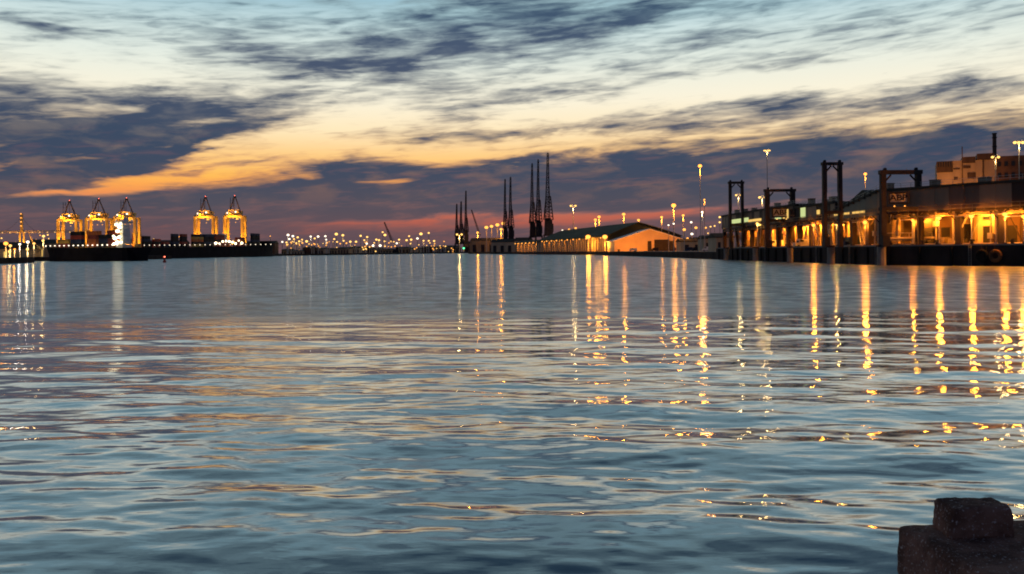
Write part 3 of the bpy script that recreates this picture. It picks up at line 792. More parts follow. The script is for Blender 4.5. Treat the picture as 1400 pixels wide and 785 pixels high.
# ------------------------------------------------------------------ ships
CONT = {}
for k in ('c_black','c_red','c_orange','c_blue','c_yellow'):
    mb = MB().box((0,0,1.3),(12.0,2.4,2.56))
    for i in range(12): mb.box((-5.5+i,-1.22,1.3),(.35,.06,2.3))
    for x in (-5.95,5.95): mb.box((x,-1.2,1.3),(.18,.14,2.6))
    CONT[k] = mb.mesh('shipping_container', M[k])
CN = dict(c_black='black', c_red='dark red', c_orange='orange', c_blue='dark blue', c_yellow='yellow')
def stack(origin, t, n, z, x, cols, tiers, kinds, lab, rows=1):
    """containers side by side along the hull: origin + t*x, stacked tiers high"""
    rz = math.atan2(t.y, t.x)
    for c in range(cols):
        for r in range(rows):
            for k in range(tiers):
                kk = kinds[(c*3+k) % len(kinds)]
                p = origin+t*(x+c*12.6)+n*(3.0+r*2.5)
                o = link('shipping_container', CONT[kk], None, (p.x, p.y, z+k*2.6), rz=rz)
                lev = ['bottom','second','third','fourth','fifth','sixth','seventh'][k]
                cl = '' if cols == 1 else ['left','right'][c]+' ' if cols == 2 else ['left','middle','right','far right','last'][c]+' '
                tag(o, CN[kk]+' container, '+lev+' tier, '+cl+'in '+lab, 'container', 'containers stacked on the ships')

def ship(name, label, P, Q, h0, h1, beam, group=None, bow='P', mat='hull'):
    """hull whose near side runs from P (left in view) to Q"""
    P = Vector((P[0],P[1],0)); Q = Vector((Q[0],Q[1],0)); L = (Q-P).length; t = (Q-P).normalized()
    n = Vector((-t.y,t.x,0)); 
    if n.dot(P+Q) < 0: n = -n
    th = thing(name, label, 'ship', P, math.atan2(t.y,t.x), group)
    sgn = 1 if n.dot(Vector((-t.y,t.x,0))) > 0 else -1
    # sections along the length: x, half beam factor at deck and water, deck height
    secs = []
    N = 26
    for i in range(N+1):
        u = i/N; x = u*L
        fwd = u if bow == 'P' else 1-u           # 0 at the bow
        wd = min(1.0, (fwd/.16))**.55 if fwd > 0 else 0.03
        ww = min(1.0, max(0,(fwd-.015)/.20))**.7
        aft = 1-fwd
        ww *= min(1.0, .35+aft/.08)
        hz = h0+(h1-h0)*u+(2.2*max(0,1-fwd/.12)**1.5)
        secs.append((x, max(wd,.03), max(ww,.015), hz))
    vs = []; fs = []
    c = beam/2
    for (x,wd,ww,hz) in secs:
        rk = 0
        if bow == 'P' and x < L*.06: rk = (L*.06-x)*.6
        for (yy,zz,xo) in ((c-c*wd,hz,0),(c-c*(.35*wd+.65*ww),hz*.45,rk*.5),(c-c*ww,-1.5,rk),(c+c*ww,-1.5,rk),(c+c*(.35*wd+.65*ww),hz*.45,rk*.5),(c+c*wd,hz,0)):
            vs.append((x+xo, sgn*yy, zz))
    for i in range(N):
        for k in range(6):
            a = i*6+k; b = i*6+(k+1)%6; fs.append((a,b,b+6,a+6))
    fs.append(tuple(range(6))); fs.append(tuple(N*6+k for k in range(6)))
    MB().add(vs,fs).build('hull', M[mat], th)
    mb = MB()
    for i in range(N*2):
        u = (i+.5)/(N*2); x = u*L
        if .06 < u < .97: mb.bar((x,sgn*.6,h0+(h1-h0)*u),(x,sgn*.6,h0+(h1-h0)*u+1.2),.07,n=4)
    mb.bar((L*.1,sgn*.6,h0+(h1-h0)*.1+1.2),(L*.97,sgn*.6,h0+(h1-h0)*.97+1.2),.08,n=4)
    mb.build('railing', M['dark_steel'], th)
    return th, P, t, n, L, sgn

# feeder ship with its bow at the left
p, q = at(50,340,606), at(178,340,556)
th, P, t, n, L, sg = ship('container_ship', 'black feeder ship with its bow at the left and a blazing white deck block aft', (p.x,p.y), (q.x,q.y), 9.1, 8.6, 17)
for k in range(17):
    x = 4+k*(L-18)/16.0
    if x < 6: continue
    y = sg*1.0
    MB().bar((x,y,9),(x,y,10.2),.10,n=5).build('lamp_post', M['pole'], th)
    lamp_on(th, (x,y,10.4), .50, 'e_white')
# accommodation block
bx = L-13
for lv in range(6):
    MB().box((bx,sg*5.0,9.6+lv*2.5),(7.0-lv*.4,6.5-lv*.3,2.35)).build('deck_house', M['white_paint'], th)
    f = MB().box((bx,sg*(5.0-(6.5-lv*.3)/2)-sg*.06,9.9+lv*2.5),(6-lv*.4,.08,.7)).build('window_band', M['e_win'] if lv%2 else M['glass'], th)
MB().box((bx,sg*5.0,24.6),(7.4,8,1.2)).build('bridge', M['white_paint'], th)
MB().box((bx+1,sg*6,26.6),(2.0,2,2.6)).build('funnel', M['white_paint'], th)
MB().bar((bx-2,sg*5,25),(bx-2,sg*5,30),.25,.12).build('mast', M['white_paint'], th)
for (dx,z,r) in ((-4.2,11,1.6),(-3.0,14.5,2.0),(0,12,1.9),(2.5,15.2,1.8),(0.5,19,2.0),(3,21.5,1.8),(-1,23.2,1.8),(4.5,23.6,1.3),(5,12,1.3),(-5,16,1.2)):
    lamp_on(th, (bx+dx*.75,sg*(.3),z), r*.62, 'e_white_hot')
kinds = ['c_black','c_black','c_blue']
def st1(px, cols, tiers, kinds, lab):
    x = (at(px,340,600).x-P.x)/t.x if abs(t.x) > .1 else 0
    # solve along hull for this sight line
    k = (px-HX)/F; x = (k*P.y-P.x)/(t.x-k*t.y)
    stack(P, t, n, 9.3, x+6, cols, tiers, kinds, lab)
st1(75, 1, 2, ['c_red','c_yellow'], 'low stack behind feeder bow')
st1(93, 1, 4, ['c_black','c_blue','c_red','c_black'], 'stack nearest the feeder bow')
st1(115.5, 1, 4, ['c_orange','c_orange','c_red'], 'orange stack amidships on feeder')
st1(128.5, 1, 3, ['c_black','c_blue','c_black'], 'dark stack amidships on feeder')
st1(143.5, 1, 4, ['c_red','c_red','c_black'], 'red stack left of white block')
MB().box((12,sg*8.5,10.6),(9,6,2.8)).build('forecastle', M['wall_tan'], th)
MB().bar((9,sg*8.5,9),(9,sg*8.5,20),.3,.15).build('foremast', M['pole'], th)

# big black ship behind
p, q = at(178,340,790), at(388,340,1182)
th2, P2, t2, n2_, L2, sg2 = ship('container_ship', 'long black container ship behind, lined with white deck lights', (p.x,p.y), (q.x,q.y), 10.4, 14.0, 32, bow='Q')
def along2(px):
    k = (px-HX)/F; return (k*P2.y-P2.x)/(t2.x-k*t2.y)
px = 192.0
while px < 374:
    x = along2(px); z = 10.4+3.6*x/L2
    MB().bar((x,sg2*1,z),(x,sg2*1,z+1.6),.16,n=5).build('lamp_post', M['pole'], th2)
    lamp_on(th2, (x,sg2*1,z+2.0), .50*(P2.y+t2.y*x)/F*1.15, 'e_white')
    px += 6.9
S2 = [(187,1,5,['c_orange','c_yellow','c_orange'],'orange stack right of white block'),
 (199.5,1,4,['c_black','c_black','c_blue'],'black stack beside the orange one'),
 (214,1,3,['c_red','c_black','c_red'],'low stack left of tall black'),
 (226,1,2,['c_blue','c_red','c_black'],'low stack beside tall black stack'),
 (306,1,3,['c_orange','c_red','c_black'],'low orange stack right of paired cranes'),
 (239,1,5,['c_black','c_blue','c_black'],'tall black stack left of cranes'),
 (251,1,5,['c_black','c_red','c_black'],'dark stack touching paired cranes'),
 (266.5,1,5,['c_yellow','c_black','c_orange'],'stack under left paired crane'),
 (282,2,5,['c_black','c_blue','c_black'],'black stack between paired cranes'),
 (297,1,5,['c_red','c_red','c_black'],'red stack under right paired crane'),
 (326,2,4,['c_red','c_red','c_orange'],'red stack right of paired cranes'),
 (347,3,6,['c_black','c_black','c_blue'],'tallest stack near ship end')]
for (px,c,k,kinds,lab) in S2:
    x0 = along2(px); w_ = at(px+11,0,1).x
    c = max(1, int(round((along2(px+11)-x0)/12.6)))
    stack(P2, t2, n2_, 10.6+3.4*x0/L2, x0+6, c, k, kinds, lab, rows=1)
bx = along2(312)
for lv in range(5):
    MB().box((bx,sg2*16,15+lv*2.6),(14,24,2.4)).build('deck_house', M['white_paint'], th2)
for k in range(9):
    lamp_on(th2, (bx-30+k*9,sg2*1.2,15.5+random.random()*4), 1.2+random.random()*.5, 'e_white' if k%2 else 'e_white_hot')
x = along2(374); MB().box((x+6,sg2*14,16.5),(16,12,7)).build('forecastle', M['hull'], th2)

# red channel buoy
b = at(225,359,440)
t_ = thing('channel_buoy', 'small red lit buoy afloat in front of the black ship', 'buoy', (b.x,b.y,0))
MB().bar((0,0,-.6),(0,0,.7),.95,.85,12).build('float', M['red_paint'], t_)
MB().bar((0,0,.7),(0,0,2.5),.6,.25,8).build('tower', M['red_paint'], t_)
lamp_on(t_, (0,0,2.8), .38, 'e_red')
b = at(634,340,1590)
t_ = thing('harbour_light', 'slim green navigation light at the tip of the east dock', 'navigation light', (b.x,b.y,LZ))
MB().bar((0,0,0),(0,0,6),.8,.6,8).build('tower', M['white_paint'], t_); lamp_on(t_, (0,0,7), 1.6, 'e_green')

# ------------------------------------------------------------------ warehouses
def shed(name, label, px, D, w_, d, h, roof_h, wall, rz=0.0, group=None, doors=3, ground=LZ, cat='warehouse', roof='roof', lit=0):
    c = at(px,340,D)
    t = thing(name, label, cat, (c.x,c.y,ground), rz, group)
    MB().profile([(-d/2,0),(d/2,0),(d/2,h),(0,h+roof_h),(-d/2,h)], -w_/2, w_/2).build('wall', wall, t)
    MB().add([(-w_/2-.6,-d/2-.6,h-.1),(w_/2+.6,-d/2-.6,h-.1),(w_/2+.6,0,h+roof_h+.35),(-w_/2-.6,0,h+roof_h+.35),(-w_/2-.6,d/2+.6,h-.1),(w_/2+.6,d/2+.6,h-.1),
             (-w_/2-.6,-d/2-.6,h-.5),(w_/2+.6,-d/2-.6,h-.5),(-w_/2-.6,d/2+.6,h-.5),(w_/2+.6,d/2+.6,h-.5)],
             [(0,1,2,3),(3,2,5,4),(0,6,7,1),(4,5,9,8),(0,3,4,8,6),(1,7,9,5,2)]).build('roof', M[roof], t)
    for k in range(doors):
        x = (-.5+(k+.5)/doors)*w_
        dr = MB().box((x,-d/2-.08,h*.32),(w_/doors*.42,.16,h*.62)).build('door', M['dark_steel'] if (k+lit)%2 else M['e_win'] if lit else M['dark_steel'], t)
    return t
names_ = ['low','long low','broad','small','narrow','squat']
tone = ['wall_tan','wall_cream','brick','concrete','wall_tan']
i = 0
rnd = random.Random(3)
px = 388
wl_lab = []
pos_words = ['right beside the end of the black ship','just beyond the ship end','under the left cluster of white lamps','under the densest lamps','left of the brightest far lamp','below the brightest far lamp','right of the brightest far lamp',
 'below two yellow lamps','in the middle of the far shore','left of the leaning mobile crane','behind the leaning mobile crane','right of the leaning mobile crane','under the right cluster of far lamps','below the tall yellow far lamp','left of the farthest group of cranes','just left of the green light']
while px < 622:
    wpx = rnd.uniform(11,19); D = (1480 if px < 470 else 2180)+rnd.uniform(0,120)
    hpx = rnd.uniform(3.5,8)
    shed('warehouse', names_[i%6]+' warehouse on the far shore '+pos_words[min(i,15)], px+wpx/2, D, wpx*D/F*.92, 40, hpx*D/F, 1.5*D/F, M[tone[i%5]], rnd.uniform(-.1,.1), 'warehouses along the far shore', doors=4)
    px += wpx; i += 1
# west terminal sheds behind cranes and on the pier
for (px,D,w_,h,wall,lab) in [(24,640,22,6,'wall_tan','orange lit shed on the pier below the mast crane'),(6,600,20,6,'wall_cream','glowing shed at the left edge behind the orange floodlight'),
   (72,900,44,13,'wall_tan','lit shed behind the ship bow'),(110,1000,60,14,'wall_tan','shed between the left and middle lit cranes'),(160,1050,60,15,'brick','brown shed behind the white deck block'),
   (222,1450,80,20,'brick','far brown shed between the two sets of lit cranes'),(350,1500,70,18,'brick','far brown shed behind the right end of the black ship')]:
    shed('warehouse', lab, px, D, w_, 24, h, 4, M[wall], 0, 'sheds on the west terminal', doors=4, lit=1)
# east dock: behind the cranes
for (px,D,w_,h,wall,lab,dr) in [(650,1660,40,16,'wall_tan','low shed at the tip of the east dock beside the green light',3),(668,1530,60,20,'wall_tan','dark roofed shed below the row of four yellow lamps',4),
   (694,1330,46,15,'wall_cream','shed at the foot of the paired cranes',4),(716,1260,22,16,'wall_cream','yellow lit shed between the paired and the tall cranes',3)]:
    shed('warehouse', lab, px, D, w_, 20, h, 4, M[wall], -.25, 'sheds on the east dock', doors=dr)

# long green-roofed hall
def hall():
    a = Vector((81,762,0)); b = Vector((31.6,1046,0)); ax = (b-a); L = ax.length; rz = math.atan2(ax.y,ax.x)
    t = thing('terminal_hall', 'long hall with dark green roof and a colonnade of lit columns facing the water', 'hall', (a.x,a.y,LZ), rz)
    # local x runs away from the viewer along the hall, local -y is inland
    n = 14; W = 68.0; E0 = 13.0; RZ = 25.0
    prof = []
    for i in range(n+1):
        u = i/n; v = 1-abs(2*u-.86)/(.86 if u < .43 else 1.14)
        prof.append((-u*W, E0+(RZ-E0)*(max(v,0.0)**.88)))
    MB().profile([(-1.5,.0)]+[(min(y,-1.5),z-.6) for y,z in prof]+[(-W,.0)], 1.0, L-1).build('wall', M['wall_cream'], t)
    mb = MB()
    mb.profile([(y+(1.4 if i==0 else 0),z+.25) for i,(y,z) in enumerate(prof)]+[(y+(1.4 if i==0 else 0),z-.45) for i,(y,z) in reversed(list(enumerate(prof)))], -1.6, L+1)
    mb.build('roof', M['roof_green'], t)
    MB().profile([(-1.6,.0)]+[(min(y,-1.6),z-.75) for y,z in prof]+[(-W+.2,.0)], .7, .98).build('end_wall', M['roof_green'], t)
    nb = 22
    for k in range(nb):
        MB().box((6+k*(L-10)/nb, .35, E0/2),(1.5,.9,E0-.1)).build('column', M['wall_cream'], t)
        x = 6+(k+.5)*(L-10)/nb
        MB().box((x,-1.42,3.6),(6.0,.2,7.2)).build('door', M['dark_steel'] if k%3 else M['wall_tan'], t)
    for k in range(11):
        lamp_on(t, (9+k*(L-14)/11+3, 1.6, E0-1.2), .75, 'e_sodium_far'); fill_spot(t, (9+k*(L-14)/11+3, 5.5, E0-2.5), 3600, (0,-1,-.7), (1,.32,.022), 130)
    for k in range(10):
        MB().box((.9,-6-k*6,7),(.2,3.4,3)).build('window', M['glass'], t)
hall()
def low_shed():
    a = Vector((31,1052,0)); b = Vector((5,1200,0)); ax = b-a; L = ax.length
    t = thing('transit_shed', 'lower transit shed with pale columns continuing from the green roofed hall to the cranes', 'shed', (a.x,a.y,LZ), math.atan2(ax.y,ax.x))
    MB().profile([(-1.5,0),(-1.5,12),(-8,14),(-14,12),(-14,0)], 0, L).build('wall', M['wall_cream'], t)
    MB().profile([(.8,12.1),(-8,14.8),(-14.6,12.1),(-8,14.3)], -1, L+1).build('roof', M['roof'], t)
    for k in range(12):
        MB().box((3+k*L/12,.2,6),(1.4,.9,12)).build('column', M['wall_cream'], t)
        if k%2: (lamp_on(t, (8+k*L/12,1.4,11), .8, 'e_sodium_far'), fill_spot(t, (8+k*L/12,6,9), 4500, (0,-1,-.6), (1,.32,.022), 130))
low_shed()
def gable_hall():
    y0 = 700.0; x0, x1 = at(840,328,y0).x, at(938,328,y0).x; pk = at(888,313.5,y0)
    t = thing('gabled_shed', 'broad white gabled shed glowing orange in front of the green roof', 'shed', ((x0+x1)/2,y0,LZ))
    hw = (x1-x0)/2; ez = at(888,328.5,y0).z-LZ; pz = pk.z-LZ; dx = pk.x-(x0+x1)/2
    prof = [(-hw,0),(hw,0),(hw,ez),(dx,pz),(-hw,ez)]
    vs = [(x,0,z) for x,z in prof]+[(x,52,z) for x,z in prof]
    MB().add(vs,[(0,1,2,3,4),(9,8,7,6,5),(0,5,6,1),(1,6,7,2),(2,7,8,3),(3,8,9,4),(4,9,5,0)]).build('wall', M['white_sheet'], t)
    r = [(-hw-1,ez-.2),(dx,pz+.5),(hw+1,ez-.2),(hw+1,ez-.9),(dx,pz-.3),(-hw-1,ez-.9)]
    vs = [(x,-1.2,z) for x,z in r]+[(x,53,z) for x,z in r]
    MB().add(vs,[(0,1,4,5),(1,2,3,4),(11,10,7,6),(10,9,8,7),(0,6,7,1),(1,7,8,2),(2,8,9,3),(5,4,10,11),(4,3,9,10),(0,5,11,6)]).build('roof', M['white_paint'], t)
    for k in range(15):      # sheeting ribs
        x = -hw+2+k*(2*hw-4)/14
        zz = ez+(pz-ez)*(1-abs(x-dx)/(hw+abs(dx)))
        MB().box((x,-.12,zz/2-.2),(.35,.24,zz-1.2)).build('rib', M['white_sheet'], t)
    for (px0,w_,h_) in [(888,3,8),(905,12,9),(918,3,8)]:
        x = at(px0,335,y0).x-(x0+x1)/2
        MB().box((x,-.2,h_/2),(w_,.4,h_)).build('door', M['dark_steel'], t)
    # added floodlights, not visible themselves, that wash the gable orange
    for i,px_ in enumerate((846,868,892,930)):
        q = at(px_,341,y0-24); q.z = LZ
        f = thing('floodlight', ['leftmost','second','third','rightmost'][i]+' added ground floodlight washing the glowing gable', 'floodlight', q, group='added floodlights in front of the gabled shed')
        MB().box((0,0,.4),(1.4,.8,.8)).build('base', M['dark_steel'], f)
        MB().box((0,0,1.2),(1.8,.7,1.0)).build('housing', M['dark_steel'], f)
        ld = bpy.data.lights.new('fill_bulb','SPOT'); ld.energy = 15000; ld.color = (1,.27,.012); ld.spot_size = R(130); ld.spot_blend = .8; ld.shadow_soft_size = .4
        lo = bpy.data.objects.new('fill_bulb', ld); COL.objects.link(lo); lo.parent = f; lo.location = (0,.5,1.4); lo.rotation_euler = (R(105),0,0)
gable_hall()
# low yard buildings and vehicles between hall and terminal
for (px,D,w_,h,lab) in [(950,640,24,7,'low yellow building right of the gabled shed'),(975,560,16,8,'small lit building left of the ferry terminal'),(962,720,22,9,'low building behind the tall orange mast'),(986,430,9,7,'small kiosk beside the left end of the ferry terminal')]:
    shed('yard_building', lab, px, D, w_, 12, h, 1.5, M['wall_cream'], 0.1, 'yard buildings', doors=3, cat='building')
# ------------------------------------------------------------------ ferry terminal
def terminal():
    t = thing('ferry_terminal', 'long ferry terminal with a dark clad upper gallery over an orange lit ground floor', 'terminal building', (0,0,0))
    segs = [(Q0[4],Q0[5]),(Q0[3],Q0[4]),(Q0[2],Q0[3]),(Q0[1],Q0[2]),(Q0[0],Q0[1])]
    rn = random.Random(11)
    pan = ['panel_brown','panel_dark','panel_brown','panel_dark','panel_tan','panel_tan','panel_brown']
    PANEL = {k: MB().box((0,0,0),(1,.22,1)).box((-.42,-.13,0),(.05,.08,1)).box((.0,-.13,0),(.05,.08,1)).mesh('cladding_panel', M[k]) for k in set(pan)|{'panel_grey'}}
    WPAN = {k: MB().box((0,0,0),(1,.25,1)).mesh('wall_panel', M[k]) for k in ('wall_tan','wall_cream','brick','panel_dark','panel_brown')}
    DOORM = MB().box((0,0,0),(1,.18,1)).box((0,-.1,.0),(.06,.1,.96)).mesh('door', M['dark_steel'])
    VENT = MB().box((0,0,0),(1,1,1)).box((0,0,.55),(1.1,1.1,.12)).mesh('roof_vent', M['panel_tan'])
    COLM = MB().box((0,0,0),(1,1,1)).mesh('column', M['brown_steel'])
    COLP = MB().box((0,0,0),(1,1,1)).mesh('column', M['wall_cream'])
    def topz(a, b, s):
        """gallery roof height along the quay"""
        y = (Vector((a[0],a[1],0))+(Vector((b[0],b[1],0))-Vector((a[0],a[1],0))).normalized()*s).y
        if y > 262: return 16.9
        if y > 232: return 16.0
        if y > 208: return 13.9+(232-y)/24*3.3
        return 17.2
    for si, (a, b) in enumerate(segs):      # a is the nearer end (smaller y) after swap
        if a[1] > b[1]: a, b = b, a
        L = seg_len(a, b); ang = seg_ang(a, b)
        def P_(s, o, z): return seg_pt(a, b, s, o, z)
        # back wall of the ground floor: separate panels, doors and openings
        n = max(1, int(L/4.2))
        for k in range(n):
            w_ = L/n; s = (k+.5)*w_; y = P_(s,9,0).y
            m = rn.choice(['wall_tan','wall_cream','wall_tan','wall_cream','brick','panel_dark','panel_brown'])
            link('wall_panel', WPAN[m], t, P_(s, 10+rn.uniform(-.1,.1), GZ+3.9), (w_-.12,1,7.8), ang)
            if rn.random() < .65:
                hgt = rn.choice([2.6,4.2,4.8])
                link('door', DOORM, t, P_(s+rn.uniform(-.4,.4), 9.72, GZ+hgt/2), (w_*rn.uniform(.35,.7),1,hgt), ang)
            if rn.random() < .35:
                link('window', WINM['e_win' if rn.random() < .4 else 'glass'], t, P_(s, 9.75, GZ+6.0), (w_*.4,1,.7), ang)
        # columns at the outer edge and beams under the gallery
        n = max(1, int(L/9))
        for k in range(n+1):
            s = k*L/n
            link('column', COLM, t, P_(s, 3.0, GZ+3.7), (1.3,1.3,7.4), ang)
            link('column', COLP, t, P_(s+1.6, 3.6, GZ+3.7), (.5,.5,7.4), ang)
            link('column', COLP, t, P_(s+2.2, 6.5, GZ+3.7), (.7,.7,7.4), ang)
            mb = MB(); mb.bar(P_(s,2.2,11.0), P_(s,10,11.0), .28, n=4); mb.bar(P_(s,3.0,9.0), P_(s+2.5,3.0,11.4), .16, n=4); mb.bar(P_(s,3.0,9.0), P_(s-2.5,3.0,11.4), .16, n=4)
            mb.build('floor_beam', M['brown_steel'], t)
        kb = MB().box((0,0,0),(L-.1,.35,.55)).build('kerb', M['white_sheet'], t, P_(L/2, 3.2, GZ+.28)); kb.rotation_euler.z = ang  # pale kerb added to catch lamplight as a bright line along the deck
        for k in range(int(L/4.6)):
            s = (k+rn.random())*4.6; o0 = rn.uniform(1.6,4.5); ln = rn.choice([-3.2,-2,0,0,2.2,3.4])
            mb = MB().bar(P_(s,o0,GZ+.2), P_(s+ln,o0+rn.uniform(-.3,.6),11.6), rn.uniform(.09,.22), n=5)
            if ln == 0: mb.box(tuple(P_(s,o0,GZ+rn.uniform(1.2,5))), (.9,.9,1.2), ang)
            mb.build('strut', M[rn.choice(['wall_cream','wall_cream','pole','brown_steel'])], t)
        # truss and pipes slung under the gallery
        mb = MB(); q = max(2, int(L/3))
        mb.bar(P_(0,2.4,10.9), P_(L,2.4,10.9), .16, n=4)
        for k in range(q):
            mb.bar(P_(k*L/q,2.4,10.9), P_((k+.5)*L/q,2.4,12.0), .10, n=3); mb.bar(P_((k+.5)*L/q,2.4,12.0), P_((k+1)*L/q,2.4,10.9), .10, n=3)
        mb.bar(P_(0,3.4,11.3), P_(L,3.4,11.3), .2, n=6).bar(P_(0,4.4,11.2), P_(L,4.4,11.2), .14, n=6)
        mb.build('truss', M['wall_tan'], t)
        # gallery: floor, cladding panels, roof
        n = max(1, int(L/3.1)); w_ = L/n
        MB().prism([tuple(P_(0,2,0).xy), tuple(P_(L,2,0).xy), tuple(P_(L,11,0).xy), tuple(P_(0,11,0).xy)], 11.75, 12.05).build('gallery_floor', M['panel_dark'], t)
        rmb = MB(); bmb = MB()
        for k in range(n):
            s = (k+.5)*w_; y = P_(s,2,0).y; tz = topz(a, b, s)
            grey = 208 < y < 232
            m = 'panel_grey' if grey else rn.choice(pan)
            bz = 12.1 if not grey else 11.6
            link('cladding_panel', PANEL[m], t, P_(s, 2.0+(.0 if grey else rn.choice([0,0,.12])), (bz+tz)/2), (w_-.06,1,tz-bz), ang)
            c = P_(s, 6.3, 0)
            rmb.box((c.x,c.y,tz+.22), (w_+.004,9.6,.34), ang)
            bmb.box((P_(s,10.8,0).x,P_(s,10.8,0).y,(11.9+tz)/2), (w_,.3,tz-12), ang)
            # gutter line
            g = P_(s,1.75,0); rmb.box((g.x,g.y,tz+.05),(w_+.004,.3,.5),ang)
        # rails, conduits and roof plant that break up the long gallery
        mb = MB(); q = max(2, int(L/2.4))
        for k in range(q+1):
            s = k*L/q; z_ = topz(a, b, min(s, L-.01))+.35; mb.bar(P_(s,2.6,z_), P_(s,2.6,z_+1.1), .05, n=3)
            if k:
                s0 = (k-1)*L/q; z0_ = topz(a, b, s0)+.35
                for dz in (.55,1.1): mb.bar(P_(s0,2.6,z0_+dz), P_(s,2.6,z_+dz), .04, n=3)
        mb.build('roof_railing', M['pole'], t)
        mb = MB()
        for z_ in (12.35, 13.1): mb.bar(P_(0,1.6,z_), P_(L,1.6,z_), .07, n=4)
        for k in range(q+1): mb.bar(P_(k*L/q,1.6,11.9), P_(k*L/q,1.6,13.1), .05, n=3)
        mb.build('catwalk_railing', M['wall_tan'], t)
        for k in range(max(1, int(L/11))):
            s = (k+.3)*11; z_ = topz(a, b, min(s, L))+.4
            c = P_(s, 6+rn.uniform(-2,2), z_+.6); o_ = link('roof_vent', VENT, t, c, (rn.uniform(1.2,2.6),1.6,rn.uniform(1.0,1.8)), ang)
        rmb.build('roof', M['roof'], t); bmb.build('back_wall', M['panel_dark'], t)
    # a lower inland hall roof and wall behind the gallery
    for (c, d, z0, z1, m, nm) in [((112,268),(40,120),GZ,15.5,'panel_dark','rear_block'),((130,196),(38,44),GZ,16.5,'panel_dark','rear_block')]:
        MB().box((c[0],c[1],(z0+z1)/2),(d[0],d[1],z1-z0)).build(nm, M[m], t)
    p = at(1228,258,236)
    MB().profile([(-9,14),(9,14),(9,p.z-2.5),(0,p.z),(-9,p.z-2.5)], p.x-2, p.x+30, lambda v: (v[0]-6, v[1]+240, v[2])).build('gable_roof', M['roof'], t)
    return t
WINM = {k: MB().box((0,0,0),(1,.14,1)).box((0,-.09,.47),(1.06,.08,.07)).box((0,-.09,-.47),(1.06,.08,.07)).box((.5,-.09,0),(.05,.08,1)).box((-.5,-.09,0),(.05,.08,1)).mesh('window', M[k]) for k in ('e_win','glass','e_wing')}
T = terminal()
def on_edge(px, z, off):
    D = edge_D(px, 0)
    k = (px-HX)/F
    # move inland along the sight line until off metres from the edge
    y = D
    for a, b in zip(Q0[:-1], Q0[1:]):
        lo, hi = min(a[1],b[1]), max(a[1],b[1])
        if lo-1e-3 <= D <= hi+1e-3:
            tdir = Vector((b[0]-a[0], b[1]-a[1])).normalized(); n = Vector((tdir.y,-tdir.x)); n = n if n.x > 0 else -n
            den = n.x*k+n.y
            y = D+off/den if den > .02 else D
            return Vector((k*y, y, z)), math.atan2(tdir.y,tdir.x)
    return Vector((k*y, y, z)), math.pi/2
# lit windows in the gallery
def gwin(px, z, w_, h, k, off=1.82):
    p, a = on_edge(px, z, off); o = link('gallery_window', WINM[k], T, p, (w_,1,h), a); return o
for px in (1003,1009,1015,1020): gwin(px, 14.3, 6.2, 1.5, 'e_wing')
for px in (1026,1032,1038): gwin(px, 13.8, 4.5, .8, 'e_win')
gwin(1064,14.6,5.5,2.9,'e_wing'); gwin(1084,14.6,4.0,2.7,'glass'); gwin(1098,14.6,3.4,3.2,'e_wing')
for i, px in enumerate((1119,1144,1151,1158,1168,1173,1180)): gwin(px, 12.8 if i else 14, 3.0 if i%2 else 1.8, .5 if i else 1.2, 'e_win')
for px in (1072,1077): gwin(px, 14.6, 1.4, 2.7, 'e_win')

# sign boxes on the gallery
def letters(txt, size, mat, parent, loc, rz, name='letters', depth=.05, sx_=1.0):
    cu = bpy.data.curves.new('lettering', 'FONT'); cu.body = txt; cu.size = size; cu.align_x = 'CENTER'; cu.align_y = 'CENTER'; cu.extrude = depth; cu.resolution_u = 3; cu.offset = size*.02
    tmp = bpy.data.objects.new('lettering', cu); COL.objects.link(tmp)
    dg = bpy.context.evaluated_depsgraph_get(); me = bpy.data.meshes.new_from_object(tmp.evaluated_get(dg)); me.name = name
    bpy.data.objects.remove(tmp); me.materials.clear(); me.materials.append(mat)
    o = bpy.data.objects.new(name, me); COL.objects.link(o); o.parent = parent; o.location = loc; o.rotation_euler = (R(90),0,rz); o.scale = (sx_,1,1)
    return o
def sign(px, z, w_, h, lab, lit):
    p, a = on_edge(px, z, 1.35)
    D = p.y
    ang = a-math.pi if math.cos(a) < 0 else a
    # turned a little towards the basin
    ang = math.atan2(-p.x, p.y)*.55
    t = thing('sign_board', lab, 'sign', (p.x-1.2, p.y, z), ang)
    MB().box((0,0,0),(w_,.5,h)).build('board', M['white_sheet'] , t)
    MB().box((0,-.3,h/2+.2),(w_+.8,.5,.4)).box((0,-.3,-h/2-.2),(w_+.8,.5,.4)).box((w_/2+.2,-.3,0),(.4,.5,h)).box((-w_/2-.2,-.3,0),(.4,.5,h)).build('frame', M['brown_steel'], t)
    letters('ABP', h*.98, M['dark_steel'], t, (0,-.32,0), 0, sx_=1.15)
    mb = MB()
    for x in (-w_*.3, w_*.3): mb.bar((x,-.3,-h/2-.5),(x,-1.5,-h/2-1.0),.06,n=4)
    mb.build('lamp_bracket', M['dark_steel'], t)
    for x in (-w_*.3, w_*.3): lamp_on(t, (x,-1.5,-h/2-.95), .16, 'e_sodium' if lit else 'e_warm')
sign(1236,15.2,3.6,1.9,'orange lit board with black lettering inside the nearest wide gantry',True)
sign(1073.5,15.0,4.6,2.2,'pale yellow board with black lettering inside the second gantry',False)

